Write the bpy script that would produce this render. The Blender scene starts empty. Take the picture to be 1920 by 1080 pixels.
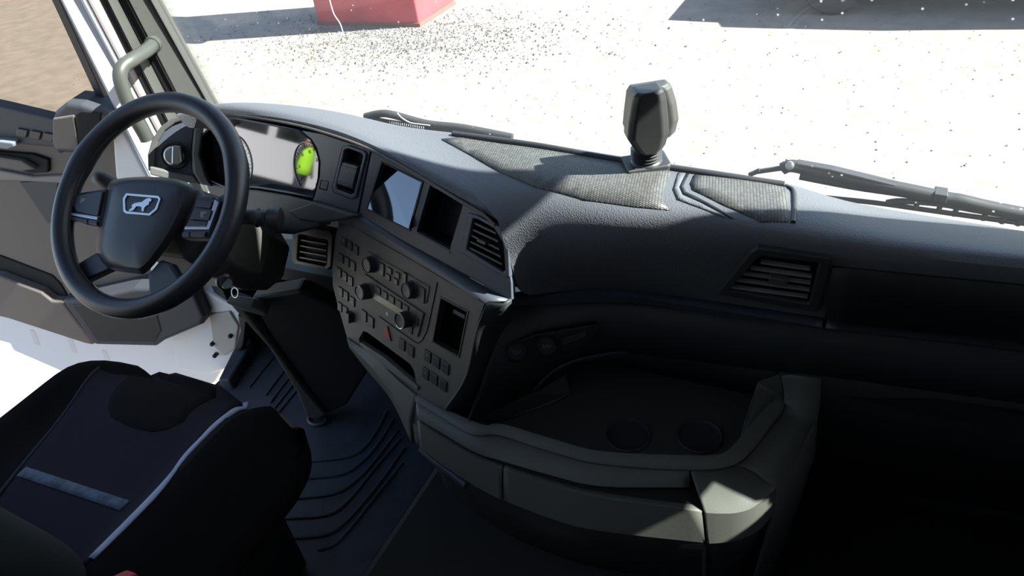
import bpy, bmesh, math, random
from mathutils import Vector, Matrix
random.seed(7)
S = bpy.context.scene
COL = S.collection
R = math.radians
# ------------------------------------------------------------------ camera, sky, sun, exposure
FPX, PITCH, YAW, ROLL = 1400.0, R(36), R(31), R(9)
_r = Vector((math.cos(YAW), math.sin(YAW), 0)); _fh = Vector((-math.sin(YAW), math.cos(YAW), 0)); _z = Vector((0, 0, 1))
CF = _fh*math.cos(PITCH) - _z*math.sin(PITCH)
_u = _fh*math.sin(PITCH) + _z*math.cos(PITCH)
CR = _r*math.cos(ROLL) - _u*math.sin(ROLL)
CU = _r*math.sin(ROLL) + _u*math.cos(ROLL)
def ray(x, y): return CF + CR*((x-960)/FPX) + CU*((540-y)/FPX)
CO = Vector((-.6, 0, .85)) - ray(275, 380)*1.42
cd = bpy.data.cameras.new('camera'); cam = bpy.data.objects.new('camera', cd); COL.objects.link(cam)
m = Matrix((CR, CU, -CF)).transposed().to_4x4(); m.translation = CO; cam.matrix_world = m
cd.sensor_width = 36; cd.lens = FPX/1920*36; cd.clip_start = .02; cd.clip_end = 300
S.camera = cam
SUN_TO = Vector((.79, .20, .64)).normalized()
w = bpy.data.worlds.new('sky'); S.world = w; w.use_nodes = True
nt = w.node_tree; bg = nt.nodes['Background']
sky = nt.nodes.new('ShaderNodeTexSky'); sky.sky_type = 'NISHITA'; sky.sun_disc = False
sky.sun_elevation = math.asin(SUN_TO.z); sky.sun_rotation = math.atan2(SUN_TO.x, SUN_TO.y)
nt.links.new(sky.outputs[0], bg.inputs[0]); bg.inputs[1].default_value = .28
sl = bpy.data.lights.new('sun', 'SUN'); sl.energy = 20.0; sl.angle = R(.6); sl.color = (1, .98, .95)
so = bpy.data.objects.new('sun', sl); COL.objects.link(so); so.rotation_euler = SUN_TO.to_track_quat('Z', 'Y').to_euler()
vs = S.view_settings; vs.view_transform = 'Standard'; vs.look = 'None'; vs.gamma = 1; vs.use_curve_mapping = False; vs.exposure = 0.5
# ------------------------------------------------------------------ materials
MATS = {}
def mat(name, col, rough=.5, metal=0, bump=0, bscale=400, kind='noise', spec=.5, var=0, vscale=8, emit=None, coat=0):
    if name in MATS: return MATS[name]
    mt = bpy.data.materials.new(name); mt.use_nodes = True; MATS[name] = mt
    t = mt.node_tree; b = t.nodes['Principled BSDF']
    b.inputs['Base Color'].default_value = (*col, 1); b.inputs['Roughness'].default_value = rough
    b.inputs['Metallic'].default_value = metal; b.inputs['Specular IOR Level'].default_value = spec
    if coat: b.inputs['Coat Weight'].default_value = coat; b.inputs['Coat Roughness'].default_value = .05
    tc = t.nodes.new('ShaderNodeTexCoord')
    if bump:
        if kind == 'voronoi':
            x = t.nodes.new('ShaderNodeTexVoronoi'); x.inputs['Scale'].default_value = bscale; o = x.outputs['Distance']
        else:
            x = t.nodes.new('ShaderNodeTexNoise'); x.inputs['Scale'].default_value = bscale; x.inputs['Detail'].default_value = 3; o = x.outputs['Fac']
        t.links.new(tc.outputs['Object'], x.inputs['Vector'])
        bn = t.nodes.new('ShaderNodeBump'); bn.inputs['Strength'].default_value = bump; bn.inputs['Distance'].default_value = .002
        t.links.new(o, bn.inputs['Height']); t.links.new(bn.outputs[0], b.inputs['Normal'])
    if var:
        x = t.nodes.new('ShaderNodeTexNoise'); x.inputs['Scale'].default_value = vscale; x.inputs['Detail'].default_value = 6
        t.links.new(tc.outputs['Object'], x.inputs['Vector'])
        mr = t.nodes.new('ShaderNodeMapRange'); mr.inputs[1].default_value = .3; mr.inputs[2].default_value = .7; mr.inputs[3].default_value = 1-var; mr.inputs[4].default_value = 1+var
        t.links.new(x.outputs['Fac'], mr.inputs[0])
        mx = t.nodes.new('ShaderNodeVectorMath'); mx.operation = 'SCALE'; mx.inputs[0].default_value = col
        t.links.new(mr.outputs[0], mx.inputs['Scale']); t.links.new(mx.outputs[0], b.inputs['Base Color'])
    if emit:
        b.inputs['Emission Color'].default_value = (*emit[:3], 1); b.inputs['Emission Strength'].default_value = emit[3]
    return mt
def glassmat(name, tint, refl=.06, dirt=0):
    mt = bpy.data.materials.new(name); mt.use_nodes = True; MATS[name] = mt
    t = mt.node_tree; t.nodes.clear(); out = t.nodes.new('ShaderNodeOutputMaterial')
    tr = t.nodes.new('ShaderNodeBsdfTransparent'); tr.inputs[0].default_value = (*tint, 1)
    gl = t.nodes.new('ShaderNodeBsdfGlossy'); gl.inputs['Roughness'].default_value = .02; gl.inputs[0].default_value = (1, 1, 1, 1)
    lw_ = t.nodes.new('ShaderNodeLayerWeight'); pw = t.nodes.new('ShaderNodeMath'); pw.operation = 'POWER'; pw.inputs[1].default_value = 5
    t.links.new(lw_.outputs['Facing'], pw.inputs[0]); fr = t.nodes.new('ShaderNodeMath'); fr.operation = 'MULTIPLY_ADD'; fr.inputs[1].default_value = .6; fr.inputs[2].default_value = .025
    t.links.new(pw.outputs[0], fr.inputs[0])
    mx = t.nodes.new('ShaderNodeMixShader'); t.links.new(fr.outputs[0], mx.inputs[0]); t.links.new(tr.outputs[0], mx.inputs[1]); t.links.new(gl.outputs[0], mx.inputs[2])
    last = mx.outputs[0]
    if dirt:
        tc = t.nodes.new('ShaderNodeTexCoord'); vo = t.nodes.new('ShaderNodeTexVoronoi'); vo.inputs['Scale'].default_value = 38
        t.links.new(tc.outputs['Object'], vo.inputs['Vector'])
        mr = t.nodes.new('ShaderNodeMapRange'); mr.inputs[1].default_value = .10; mr.inputs[2].default_value = .03; mr.inputs[3].default_value = dirt*.25; mr.inputs[4].default_value = .5
        t.links.new(vo.outputs['Distance'], mr.inputs[0])
        di = t.nodes.new('ShaderNodeBsdfDiffuse'); di.inputs[0].default_value = (.75, .75, .75, 1)
        tl = t.nodes.new('ShaderNodeBsdfTranslucent'); tl.inputs[0].default_value = (.75, .75, .75, 1)
        ad = t.nodes.new('ShaderNodeMixShader'); ad.inputs[0].default_value = .5; t.links.new(di.outputs[0], ad.inputs[1]); t.links.new(tl.outputs[0], ad.inputs[2])
        m2 = t.nodes.new('ShaderNodeMixShader'); t.links.new(mr.outputs[0], m2.inputs[0]); t.links.new(last, m2.inputs[1]); t.links.new(ad.outputs[0], m2.inputs[2]); last = m2.outputs[0]
    t.links.new(last, out.inputs[0]); return mt
PLA = mat('dark_plastic', (.030, .032, .036), .5, bump=.25, bscale=900)
BLK = mat('black_plastic', (.012, .012, .013), .45)
HOLE = mat('black_recess', (.004, .004, .004), .8)
LEA = mat('grained_pad', (.100, .105, .116), .52, bump=.3, bscale=420, kind='voronoi')
POD = mat('satin_fascia', (.058, .066, .084), .42, bump=.06, bscale=1200)
CON = mat('console_plastic', (.098, .090, .080), .5, bump=.15, bscale=1000)
BTN = mat('button_plastic', (.034, .034, .036), .38)
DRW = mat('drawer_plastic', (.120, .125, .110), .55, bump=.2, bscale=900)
SIL = mat('grey_trim', (.058, .058, .053), .5, bump=.1, bscale=700)
GRYD = mat('grey_frame', (.075, .075, .068), .42)
WHT = mat('white_paint', (.72, .72, .75), .35, coat=.3)
SEAL = mat('rubber_seal', (.022, .020, .022), .4)
CARD = mat('door_card', (.150, .125, .108), .65, bump=.2, bscale=700)
CARDD = mat('door_card_dark', (.045, .047, .055), .55, bump=.2, bscale=700)
RUB = mat('mat_rubber', (.045, .053, .068), .55, bump=.2, bscale=500, var=.3, vscale=14)
CHR = mat('satin_metal', (.62, .62, .60), .3, metal=1)
LEATH = mat('wheel_leather', (.020, .022, .027), .36, bump=.15, bscale=900, kind='voronoi')
HUB = mat('wheel_hub', (.026, .029, .036), .42, bump=.1, bscale=1200)
FABK = mat('seat_black_fabric', (.012, .011, .012), .95, bump=.4, bscale=900, spec=.1)
FABN = mat('seat_navy_fabric', (.030, .028, .038), .95, bump=.4, bscale=700, spec=.1)
STRIPE = mat('seat_stripe', (.40, .44, .58), .7)
SEAMM = mat('seat_seam', (.03, .035, .05), .9)
STRIPE2 = mat('seat_band', (.10, .13, .18), .85, var=.45, vscale=60)
RED = mat('red_paint', (.42, .045, .05), .6, var=.15, vscale=3)
REDP = mat('red_plastic', (.55, .03, .03), .4)
HAZ = mat('hazard_red', (.35, .04, .04), .45)
WTX = mat('white_print', (.75, .76, .78), .5)
GTX = mat('grey_print', (.22, .22, .22), .6)
ROOFM = mat('headliner', (.30, .30, .30), .9)
GROUND = mat('sandy_ground', (.198, .179, .154), .95, bump=.8, bscale=14, var=.16, vscale=5)
def weave():
    mt = mat('tray_weave', (.085, .083, .078), .5); t = mt.node_tree; b = t.nodes['Principled BSDF']
    tc = t.nodes.new('ShaderNodeTexCoord'); mp = t.nodes.new('ShaderNodeMapping'); mp.inputs['Scale'].default_value = (170, 210, 1); mp.inputs['Rotation'].default_value = (0, 0, .5)
    br = t.nodes.new('ShaderNodeTexBrick'); br.inputs['Scale'].default_value = 1; br.inputs['Mortar Size'].default_value = .16; br.inputs['Brick Width'].default_value = 1.0; br.inputs['Row Height'].default_value = .62
    br.inputs['Color1'].default_value = (.17, .165, .15, 1); br.inputs['Color2'].default_value = (.10, .098, .09, 1); br.inputs['Mortar'].default_value = (.022, .022, .024, 1); br.inputs['Mortar Smooth'].default_value = .6
    t.links.new(tc.outputs['Object'], mp.inputs[0]); t.links.new(mp.outputs[0], br.inputs[0]); t.links.new(br.outputs[0], b.inputs['Base Color'])
    bn = t.nodes.new('ShaderNodeBump'); bn.inputs['Strength'].default_value = .7; bn.inputs['Distance'].default_value = .002; bn.invert = True
    t.links.new(br.outputs['Fac'], bn.inputs['Height']); t.links.new(bn.outputs[0], b.inputs['Normal'])
    return mt
WEAVE = weave()
def glossy_black():
    mt = mat('cluster_glass', (.006, .006, .008), .03); mt.node_tree.nodes['Principled BSDF'].inputs['IOR'].default_value = 1.7; return mt
CGLASS = glossy_black()
SCREEN = mat('display_glass', (.010, .011, .013), .04); SCREEN.node_tree.nodes['Principled BSDF'].inputs['IOR'].default_value = 2.6
WSG = glassmat('windscreen_glass', (.93, .96, .95), dirt=.05)
RDG = glassmat('passenger_glass', (.68, .70, .68))
DGL = glassmat('door_glass', (.64, .60, .55))
# ------------------------------------------------------------------ helpers
def P(x, y, X=None, Y=None, Z=None):
    d = ray(x, y)
    if X is not None: t = (X-CO.x)/d.x
    elif Y is not None: t = (Y-CO.y)/d.y
    else: t = (Z-CO.z)/d.z
    return CO + d*t
class PL:
    """a flat panel of the cab: origin o, in-plane axes d (right) and v (up), normal n towards the driver"""
    def __init__(s, o, d, v):
        s.o = Vector(o); s.d = Vector(d).normalized(); v = Vector(v); s.v = (v - s.d*v.dot(s.d)).normalized(); s.n = s.d.cross(s.v)
        if s.n.dot(CO-s.o) < 0: s.n = -s.n
    def at(s, x, y, h=0):
        q = s.o + s.n*h; r_ = ray(x, y); return CO + r_*((q-CO).dot(s.n)/r_.dot(s.n))
    def uv(s, u, v, h=0): return s.o + s.d*u + s.v*v + s.n*h
    def co(s, p): return (p-s.o).dot(s.d), (p-s.o).dot(s.v)
    def poly(s, pts, h=0): return [s.at(x, y, h) for x, y in pts]
def tilted(a, b, tilt):
    a = Vector(a); b = Vector(b); d = (b-a).normalized(); nh = Vector((-d.y, d.x, 0)).normalized()
    return PL(a, d, _z*math.cos(R(tilt)) + nh*math.sin(R(tilt)))
def thing(name, label, cat, loc=(0, 0, 0), group=None, kind=None):
    o = bpy.data.objects.new(name, None); COL.objects.link(o); o.location = loc; o.empty_display_size = .05
    if label: o['label'] = label
    if cat: o['category'] = cat
    if group: o['group'] = group
    if kind: o['kind'] = kind
    return o
def tag(o, label=None, cat=None, group=None, kind=None):
    if label: o['label'] = label
    if cat: o['category'] = cat
    if group: o['group'] = group
    if kind: o['kind'] = kind
    return o
def rootloc(p):
    v = Vector((0, 0, 0))
    while p is not None: v = v + Vector(p.location); p = p.parent
    return v
def mk(name, V, F, material, parent=None, smooth=False, bevel=0, seg=2, sub=0, solid=0, sharp=None, recalc=True):
    off = rootloc(parent)
    if parent is not None and parent.name == 'dashboard': V = [Vector((min(v[0], 1.085), v[1], v[2])) for v in V]
    me = bpy.data.meshes.new(name); me.from_pydata([Vector(v)-off for v in V], [], F)
    if recalc:
        bm = bmesh.new(); bm.from_mesh(me); bmesh.ops.recalc_face_normals(bm, faces=bm.faces); bm.to_mesh(me); bm.free()
    me.materials.append(material)
    if smooth:
        me.polygons.foreach_set('use_smooth', [True]*len(me.polygons))
        if sharp: me.set_sharp_from_angle(angle=R(sharp))
    o = bpy.data.objects.new(name, me); COL.objects.link(o)
    if parent: o.parent = parent
    if solid:
        md = o.modifiers.new('thickness', 'SOLIDIFY'); md.thickness = abs(solid); md.offset = -1 if solid > 0 else 1
    if bevel:
        md = o.modifiers.new('bevel', 'BEVEL'); md.width = bevel; md.segments = seg; md.limit_method = 'ANGLE'; md.angle_limit = R(35); md.use_clamp_overlap = True
    if sub:
        md = o.modifiers.new('sub', 'SUBSURF'); md.levels = sub; md.render_levels = sub
    return o
def mkface(name, V, F, material, parent=None, smooth=True, solid=.006, sub=0, sharp=None, towards=None):
    """an open sheet with thickness, its front side turned to the cab's inside"""
    o = mk(name, V, F, material, parent, smooth, solid=0, sub=sub, sharp=sharp, recalc=True)
    me = o.data; off = rootloc(parent); t = towards or CO
    s = sum((pl.normal.dot(Vector(t)-off-pl.center))*pl.area for pl in me.polygons)
    if s < 0: me.flip_normals()
    md = o.modifiers.new('thickness', 'SOLIDIFY'); md.thickness = solid; md.offset = -1
    return o
def slab(name, pts, dirv, thick, material, parent=None, bevel=.0015, seg=2):
    """prism: the outline pts is the front, the body goes back along dirv"""
    n = len(pts); d = Vector(dirv).normalized()*thick
    V = list(pts) + [p+d for p in pts]
    F = [tuple(range(n)), tuple(range(2*n-1, n-1, -1))] + [(i, (i+1) % n, n+(i+1) % n, n+i) for i in range(n)]
    return mk(name, V, F, material, parent, bevel=bevel, seg=seg)
def pslab(name, pl, px, material, parent=None, h=0, thick=.006, bevel=.0012, seg=2):
    return slab(name, pl.poly(px, h), -pl.n, thick, material, parent, bevel, seg)
def plate(name, pl, outer, holes, material, parent=None, thick=.008, bevel=.0):
    """flat plate (uv outlines in metres) with real holes, h = front offset"""
    bm = bmesh.new(); loops = [outer] + holes; allv = []
    edges = []
    for lp in loops:
        vs_ = [bm.verts.new(p) for p in lp]; allv.append(vs_)
        for i in range(len(vs_)): edges.append(bm.edges.new((vs_[i], vs_[(i+1) % len(vs_)])))
    bmesh.ops.triangle_fill(bm, use_beauty=True, use_dissolve=False, edges=edges, normal=pl.n)
    bm.verts.ensure_lookup_table(); bm.verts.index_update()
    nv = len(bm.verts); V = [v.co.copy() for v in bm.verts]; F = [tuple(v.index for v in f.verts) for f in bm.faces]
    idx = [[v.index for v in vs_] for vs_ in allv]; bm.free()
    b = -pl.n*thick
    V2 = V + [v+b for v in V]; F2 = list(F) + [tuple(nv+i for i in reversed(f)) for f in F]
    for lp in idx:
        for i in range(len(lp)): a, c = lp[i], lp[(i+1) % len(lp)]; F2.append((a, c, nv+c, nv+a))
    return mk(name, V2, F2, material, parent, bevel=bevel)
def frame(name, outer, inner, dirv, thick, material, parent=None, bevel=.001):
    n = len(outer); d = Vector(dirv).normalized()*thick
    V = list(outer) + list(inner) + [p+d for p in outer] + [p+d for p in inner]; F = []
    for i in range(n):
        j = (i+1) % n
        F += [(i, j, n+j, n+i), (2*n+i, 3*n+i, 3*n+j, 2*n+j), (i, 2*n+i, 2*n+j, j), (n+i, n+j, 3*n+j, 3*n+i)]
    return mk(name, V, F, material, parent, bevel=bevel)
def cr(pts, k=4, closed=False):
    """Catmull-Rom through the points"""
    n = len(pts); out = []; rng = range(n if closed else n-1)
    for i in rng:
        g = (lambda j: pts[j % n]) if closed else (lambda j: pts[max(0, min(n-1, j))])
        p0, p1, p2, p3 = g(i-1), g(i), g(i+1), g(i+2)
        for s_ in range(k):
            t = s_/k
            out.append(p1*1.0 + (p2-p0)*(.5*t) + (p0*2-p1*5+p2*4-p3)*(.5*t*t) + (p1*3-p0-p2*3+p3)*(.5*t*t*t))
    if not closed: out.append(pts[-1].copy())
    return out
def loft(name, rows, material, parent=None, k=4, smooth=True, sharp=None, solid=.006, closed=False, sub=0):
    rows = [cr(r_, k, closed) if k > 1 else r_ for r_ in rows]
    n = len(rows[0]); V = [p for r_ in rows for p in r_]; F = []
    for a in range(len(rows)-1):
        for i in range(n if closed else n-1):
            j = (i+1) % n; F.append((a*n+i, a*n+j, (a+1)*n+j, (a+1)*n+i))
    return mkface(name, V, F, material, parent, smooth, solid, sub, sharp)
def tube(name, pts, rad, material, parent=None, k=4, sides=10, closed=False, cap=True, flat=1.0, up=None):
    pts = [Vector(p) for p in pts]
    if k > 1: pts = cr(pts, k, closed)
    n = len(pts); V = []; F = []
    rads = rad if callable(rad) else (lambda t: rad)
    prev = None
    for i, p in enumerate(pts):
        a = pts[(i-1) % n] if closed or i > 0 else pts[i]; b = pts[(i+1) % n] if closed or i < n-1 else pts[i]
        t = (b-a).normalized()
        if prev is None:
            ref = Vector(up) if up else (Vector((0, 0, 1)) if abs(t.z) < .9 else Vector((1, 0, 0)))
            s_ = t.cross(ref).normalized()
        else:
            s_ = (prev - t*prev.dot(t)).normalized()
        prev = s_; q = t.cross(s_); r_ = rads(i/max(1, n-1))
        for j in range(sides):
            an = 2*math.pi*j/sides; V.append(p + s_*math.cos(an)*r_ + q*math.sin(an)*r_*flat)
    for i in range(n if closed else n-1):
        for j in range(sides):
            i2 = (i+1) % n; j2 = (j+1) % sides
            F.append((i*sides+j, i*sides+j2, i2*sides+j2, i2*sides+j))
    if cap and not closed: F += [tuple(range(sides)), tuple((n-1)*sides+j for j in range(sides))]
    return mk(name, V, F, material, parent, smooth=True, sharp=50)
def lathe(name, c, axis, prof, material, parent=None, sides=28, sharp=35, xref=None, cap=True):
    """profile [(radius, height along axis)]"""
    c = Vector(c); a = Vector(axis).normalized(); ref = Vector(xref) if xref else (Vector((0, 0, 1)) if abs(a.z) < .9 else Vector((1, 0, 0)))
    s_ = a.cross(ref).normalized(); q = a.cross(s_); V = []; F = []
    for r_, h in prof:
        for j in range(sides):
            an = 2*math.pi*j/sides; V.append(c + a*h + (s_*math.cos(an)+q*math.sin(an))*r_)
    for i in range(len(prof)-1):
        for j in range(sides):
            j2 = (j+1) % sides; F.append((i*sides+j, i*sides+j2, (i+1)*sides+j2, (i+1)*sides+j))
    if cap and prof[0][0] > 1e-5: F.append(tuple(range(sides)))
    if cap and prof[-1][0] > 1e-5: F.append(tuple((len(prof)-1)*sides+j for j in range(sides)))
    return mk(name, V, F, material, parent, smooth=True, sharp=sharp)
def box(name, lo, hi, material, parent=None, bevel=.004, seg=2):
    (a, b, c), (d, e, f) = lo, hi
    V = [Vector(v) for v in ((a, b, c), (d, b, c), (d, e, c), (a, e, c), (a, b, f), (d, b, f), (d, e, f), (a, e, f))]
    return mk(name, V, [(0, 3, 2, 1), (4, 5, 6, 7), (0, 1, 5, 4), (1, 2, 6, 5), (2, 3, 7, 6), (3, 0, 4, 7)], material, parent, bevel=bevel, seg=seg)
def pbox(name, pl, u, v, wd, ht, material, parent=None, h0=-.004, h1=.003, bevel=.0012, skew=0):
    pts = [pl.uv(u+a*wd/2 + skew*b*ht/2, v+b*ht/2, h1) for a, b in ((-1, -1), (1, -1), (1, 1), (-1, 1))]
    return slab(name, pts, -pl.n, h1-h0, material, parent, bevel)
def text(name, body, pl, u, v, size, material, parent, h=.0005, rot=0):
    cu = bpy.data.curves.new(name, 'FONT'); cu.body = body; cu.size = size; cu.align_x = 'CENTER'; cu.align_y = 'CENTER'; cu.extrude = .0002
    tmp = bpy.data.objects.new(name, cu); COL.objects.link(tmp)
    me = bpy.data.meshes.new_from_object(tmp.evaluated_get(bpy.context.evaluated_depsgraph_get())); bpy.data.objects.remove(tmp); bpy.data.curves.remove(cu)
    n = pl.d.cross(pl.v); c, s_ = math.cos(rot), math.sin(rot); o0 = pl.uv(u, v, h); off = rootloc(parent)
    for vv in me.vertices:
        x, y, z = vv.co; vv.co = o0 + pl.d*(x*c-y*s_) + pl.v*(x*s_+y*c) + n*z - off
    me.materials.clear(); me.materials.append(material); me.name = name
    o = bpy.data.objects.new(name, me); COL.objects.link(o); o.parent = parent; return o
# ------------------------------------------------------------------ the setting: ground, cab shell, windscreen
GZ = -1.35
o = mk('ground', [(-60, -40, GZ), (60, -40, GZ), (60, 80, GZ), (-60, 80, GZ)], [(0, 1, 2, 3)], GROUND, recalc=False); tag(o, 'pale sandy gravel yard outside the cab', 'ground', kind='structure')
def st(o, label=None): o['kind'] = 'structure'; 
def strct(o, label):
    o['kind'] = 'structure'; o['label'] = label; return o
strct(box('floor', (-1.08, -1.35, -.1), (1.12, .6, 0), BLK, bevel=0), 'black cab floor')
plc = PL((0, 0, 1.95), (1, 0, 0), (0, 1, 0))
strct(plate('ceiling', plc, [plc.uv(*q) for q in ((-1.16, -1.4), (1.16, -1.4), (1.16, .40), (-1.16, .40))], [[plc.uv(*q) for q in ((-.35, -1.2), (.35, -1.2), (.35, -.5), (-.35, -.5))]], ROOFM, thick=.05), 'grey cab headliner with an added opening for sky light')  # roof opening added out of view to bring sky light onto the dash
strct(box('wall_rear', (-1.16, -1.4, -.1), (1.16, -1.35, 1.95), ROOFM, bevel=0), 'grey rear wall of the cab')
strct(box('wall_front', (-1.16, .62, -.35), (1.1, .66, .54), BLK, bevel=0), 'black bulkhead below the windscreen')
strct(box('ceiling_header', (-1.12, .20, 1.645), (1.12, .45, 1.96), ROOFM, bevel=0), 'grey header above the windscreen, lowered to block sun')  # bottom edge set low so it keeps sun off the seat
box_l = box('wall_left', (-1.16, -1.4, -.1), (-1.12, -.72, 1.96), ROOFM, bevel=0); strct(box_l, 'grey cab side wall behind the driver door')
strct(box('wall_left_header', (-1.16, -.72, 1.68), (-1.10, .36, 1.96), ROOFM, bevel=0), 'grey rail above the driver door')
plr = PL((1.10, 0, 0), (0, 1, 0), (0, 0, 1))
orr = [plr.uv(*q) for q in ((-1.4, -.1), (.60, -.1), (.44, .50), (.375, .80), (.285, 1.40), (.27, 1.96), (-1.4, 1.96))]
hrr = [plr.uv(*q) for q in ((.02, .86), (.10, .84), (.295, .80), (.31, .84), (.29, .985), (.02, .985))]
strct(plate('wall_right', plr, orr, [hrr], ROOFM, thick=.05), 'grey passenger side wall with a window slot shaped for the sun patch')  # unseen opening cut narrow so sun reaches only the console corner
strct(slab('window_2', [p-plr.n*.02 for p in hrr], -plr.n, .004, RDG, None, 0), 'tinted pane added to dim sun through the passenger slot')  # unseen pane added to weaken the sun on the console corner
def ws(x, z): return .55 - .095*x - .065*x*x - .17*(z-.78)
NX = 24; rows = []
for iz in range(9):
    z = .54 + iz*(1.84-.54)/8; rows.append([Vector((-1.03+2.06*i/NX, ws(-1.03+2.06*i/NX, z), z)) for i in range(NX+1)])
strct(box('trim_4', (-1.0, .28, .46), (1.0, .64, .50), BLK, bevel=0), 'unseen black plate behind the dashboard, added to stop sun leaks')  # added light block: closes the gap sun leaked through to the floor
wsr = loft('window_1', rows, WSG, k=1, solid=.005); strct(wsr, 'large curved windscreen with specks of dirt')
# right pillar and roof edges that frame the windscreen
for nm, sx in (('trim_2', 1),):
    q = []
    for z in (.50, 1.96):
        y = ws(1.0, z); q += [Vector((.985, y-.004, z)), Vector((1.10, y-.07, z)), Vector((1.12, y-.05, z)), Vector((1.06, y-.006, z))]
    strct(mk(nm, q, [(0, 1, 2, 3), (4, 7, 6, 5), (0, 4, 5, 1), (1, 5, 6, 2), (2, 6, 7, 3), (3, 7, 4, 0)], SIL, bevel=.008), 'grey trim of the passenger side windscreen pillar')
# left windscreen pillar: bands of trim, seals and painted sheet from the photograph's left edge
def pline(top, bot, X, zt=1.9, zb=.55):
    a, b = P(*top, X=X), P(*bot, X=X); d = (a-b)/(a.z-b.z); return b + d*(zb-b.z), b + d*(zt-b.z)
pil = thing('trim_1', 'grey windscreen pillar trim with black seals on the driver side', None, (-1.05, .5, .6), kind='structure')
B = [pline((285, 0), (385, 180), -1.00), pline((240, 0), (325, 165), -1.035), pline((221, 0), (305, 165), -1.060), pline((202, 0), (297, 190), -1.055), pline((188, 0), (283, 195), -1.075),
     pline((163, 0), (268, 200), -1.085), pline((111, 0), (218, 215), -1.14)]
def strip(name, a, b, material, back=(0, .06, 0), parent=pil, bev=.004):
    V = [a[0], b[0], b[1], a[1]]; return slab(name, V, Vector(back)+Vector((-.03, 0, 0)), .05, material, parent, bev)
strip('pillar_trim', B[0], B[1], SIL); strip('shadow_gap', B[1], B[2], HOLE); strip('inner_trim', B[2], B[3], SIL)
strip('door_seal', B[3], B[4], SEAL); strip('seal_shine', B[4], B[5], mat('shine_brown', (.30, .26, .26), .35)); strip('painted_frame', B[5], B[6], WHT, bev=.01)  # the brown band is the shine on the door seal, put in as colour
# lower hinge pillar and sill, white sheet metal beside the footwell
hp = thing('trim_3', 'white painted hinge pillar beside the open driver door', None, (-1.12, .36, -.1), kind='structure')
hpl = PL((-1.1, .37, 0), (1, .15, 0), (0, 0, 1))
pslab('sheet_metal', hpl, [(205, 200), (275, 330), (320, 470), (385, 545), (440, 575), (462, 600), (455, 640), (432, 690), (395, 702), (330, 690), (300, 560), (215, 330)], WHT, hp, h=-.02, thick=.05, bevel=.01, seg=3)
pslab('hinge_recess', hpl, [(392, 590), (430, 585), (447, 612), (440, 655), (420, 668), (400, 650)], mat('primer_grey', (.42, .40, .37), .6), hp, h=-.012, thick=.012, bevel=.004)
for (x, y) in ((398, 645), (403, 667), (432, 630)):
    c = hpl.at(x, y, -.008); lathe('hinge_bolt', c, hpl.n, [(.007, -.01), (.007, .004), (.005, .007), (0, .0075)], BLK, hp, sides=12)
pslab('weather_strip', hpl, [(445, 590), (462, 600), (457, 645), (425, 712), (412, 712), (438, 655), (450, 620)], SEAL, hp, h=.02, thick=.03, bevel=.004)
strct(box('trim_5', (-1.12, .40, -.1), (-1.075, .64, .50), PLA, bevel=.004), 'black kick panel left of the footwell')
strct(box('trim_6', (1.06, .30, -.1), (1.12, .66, .50), PLA, bevel=.004), 'unseen black panel added to keep sun out of the passenger footwell')  # added light block for the sun strip on the knee panel
# ------------------------------------------------------------------ outside: red booth, parked car, stones
rb = thing('red_booth', 'tall red painted metal booth standing on gravel across the yard', 'booth', (-5.8, 7.8, GZ))
fx0, fx1, fy0, fy1 = -6.64, -4.99, 7.33, 8.25
box('body', (fx0, fy0, GZ+.02), (fx1, fy1, GZ+2.5), RED, rb, bevel=.02)
box('roof', (fx0-.08, fy0-.08, GZ+2.5), (fx1+.08, fy1+.08, GZ+2.6), RED, rb, bevel=.02)
box('door', (fx0+.45, fy0-.02, GZ+.5), (fx1-.35, fy0, GZ+2.35), RED, rb, bevel=.008)
box('plinth', (fx0-.02, fy0-.015, GZ), (fx1+.02, fy1+.02, GZ+.05), mat('rust', (.20, .07, .05), .9), rb, bevel=.005)
DCAR = mat('car_paint', (.02, .021, .024), .25, coat=.6); TYRE = mat('tyre', (.02, .02, .021), .8); CGL = mat('car_glass', (.01, .012, .014), .05, spec=.8)
car = thing('parked_car', 'dark parked car at the top right beyond the windscreen', 'car', (1.1, 8.75, GZ))
prof = [(-1.0, .32), (-1.02, .62), (-.9, .78), (-.1, .95), (.55, 1.42), (2.2, 1.46), (3.1, 1.05), (3.38, .95), (3.42, .35)]
def arch(cx): return [(cx+.37*math.cos(a), .32+.37*math.sin(a)) for a in [math.pi*i/8 for i in range(9)]]
ol = prof + arch(2.45) + arch(-.13)
ol = [Vector((x, 7.97, GZ+z)) for x, z in ol]
slab('car_body', ol, (0, 1, 0), 1.7, DCAR, car, .03, 2)
for side, yy in (('a', 7.955), ('b', 9.685)):
    V = [Vector((x, yy, GZ+z)) for x, z in ((.1, .98), (.62, 1.36), (1.2, 1.39), (1.2, .98))]; slab('side_window', V, (0, -1 if yy > 9 else 1, 0), .02, CGL, car, .004)
    V = [Vector((x, yy, GZ+z)) for x, z in ((1.28, .98), (1.28, 1.39), (2.15, 1.4), (2.75, 1.05), (2.7, .98))]; slab('side_window', V, (0, -1 if yy > 9 else 1, 0), .02, CGL, car, .004)
slab('windshield', [Vector((-.04, 8.05, GZ+.97)), Vector((-.04, 9.55, GZ+.97)), Vector((.52, 9.45, GZ+1.4)), Vector((.52, 8.15, GZ+1.4))], (1, 0, -.6), .03, CGL, car, .004)
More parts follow.
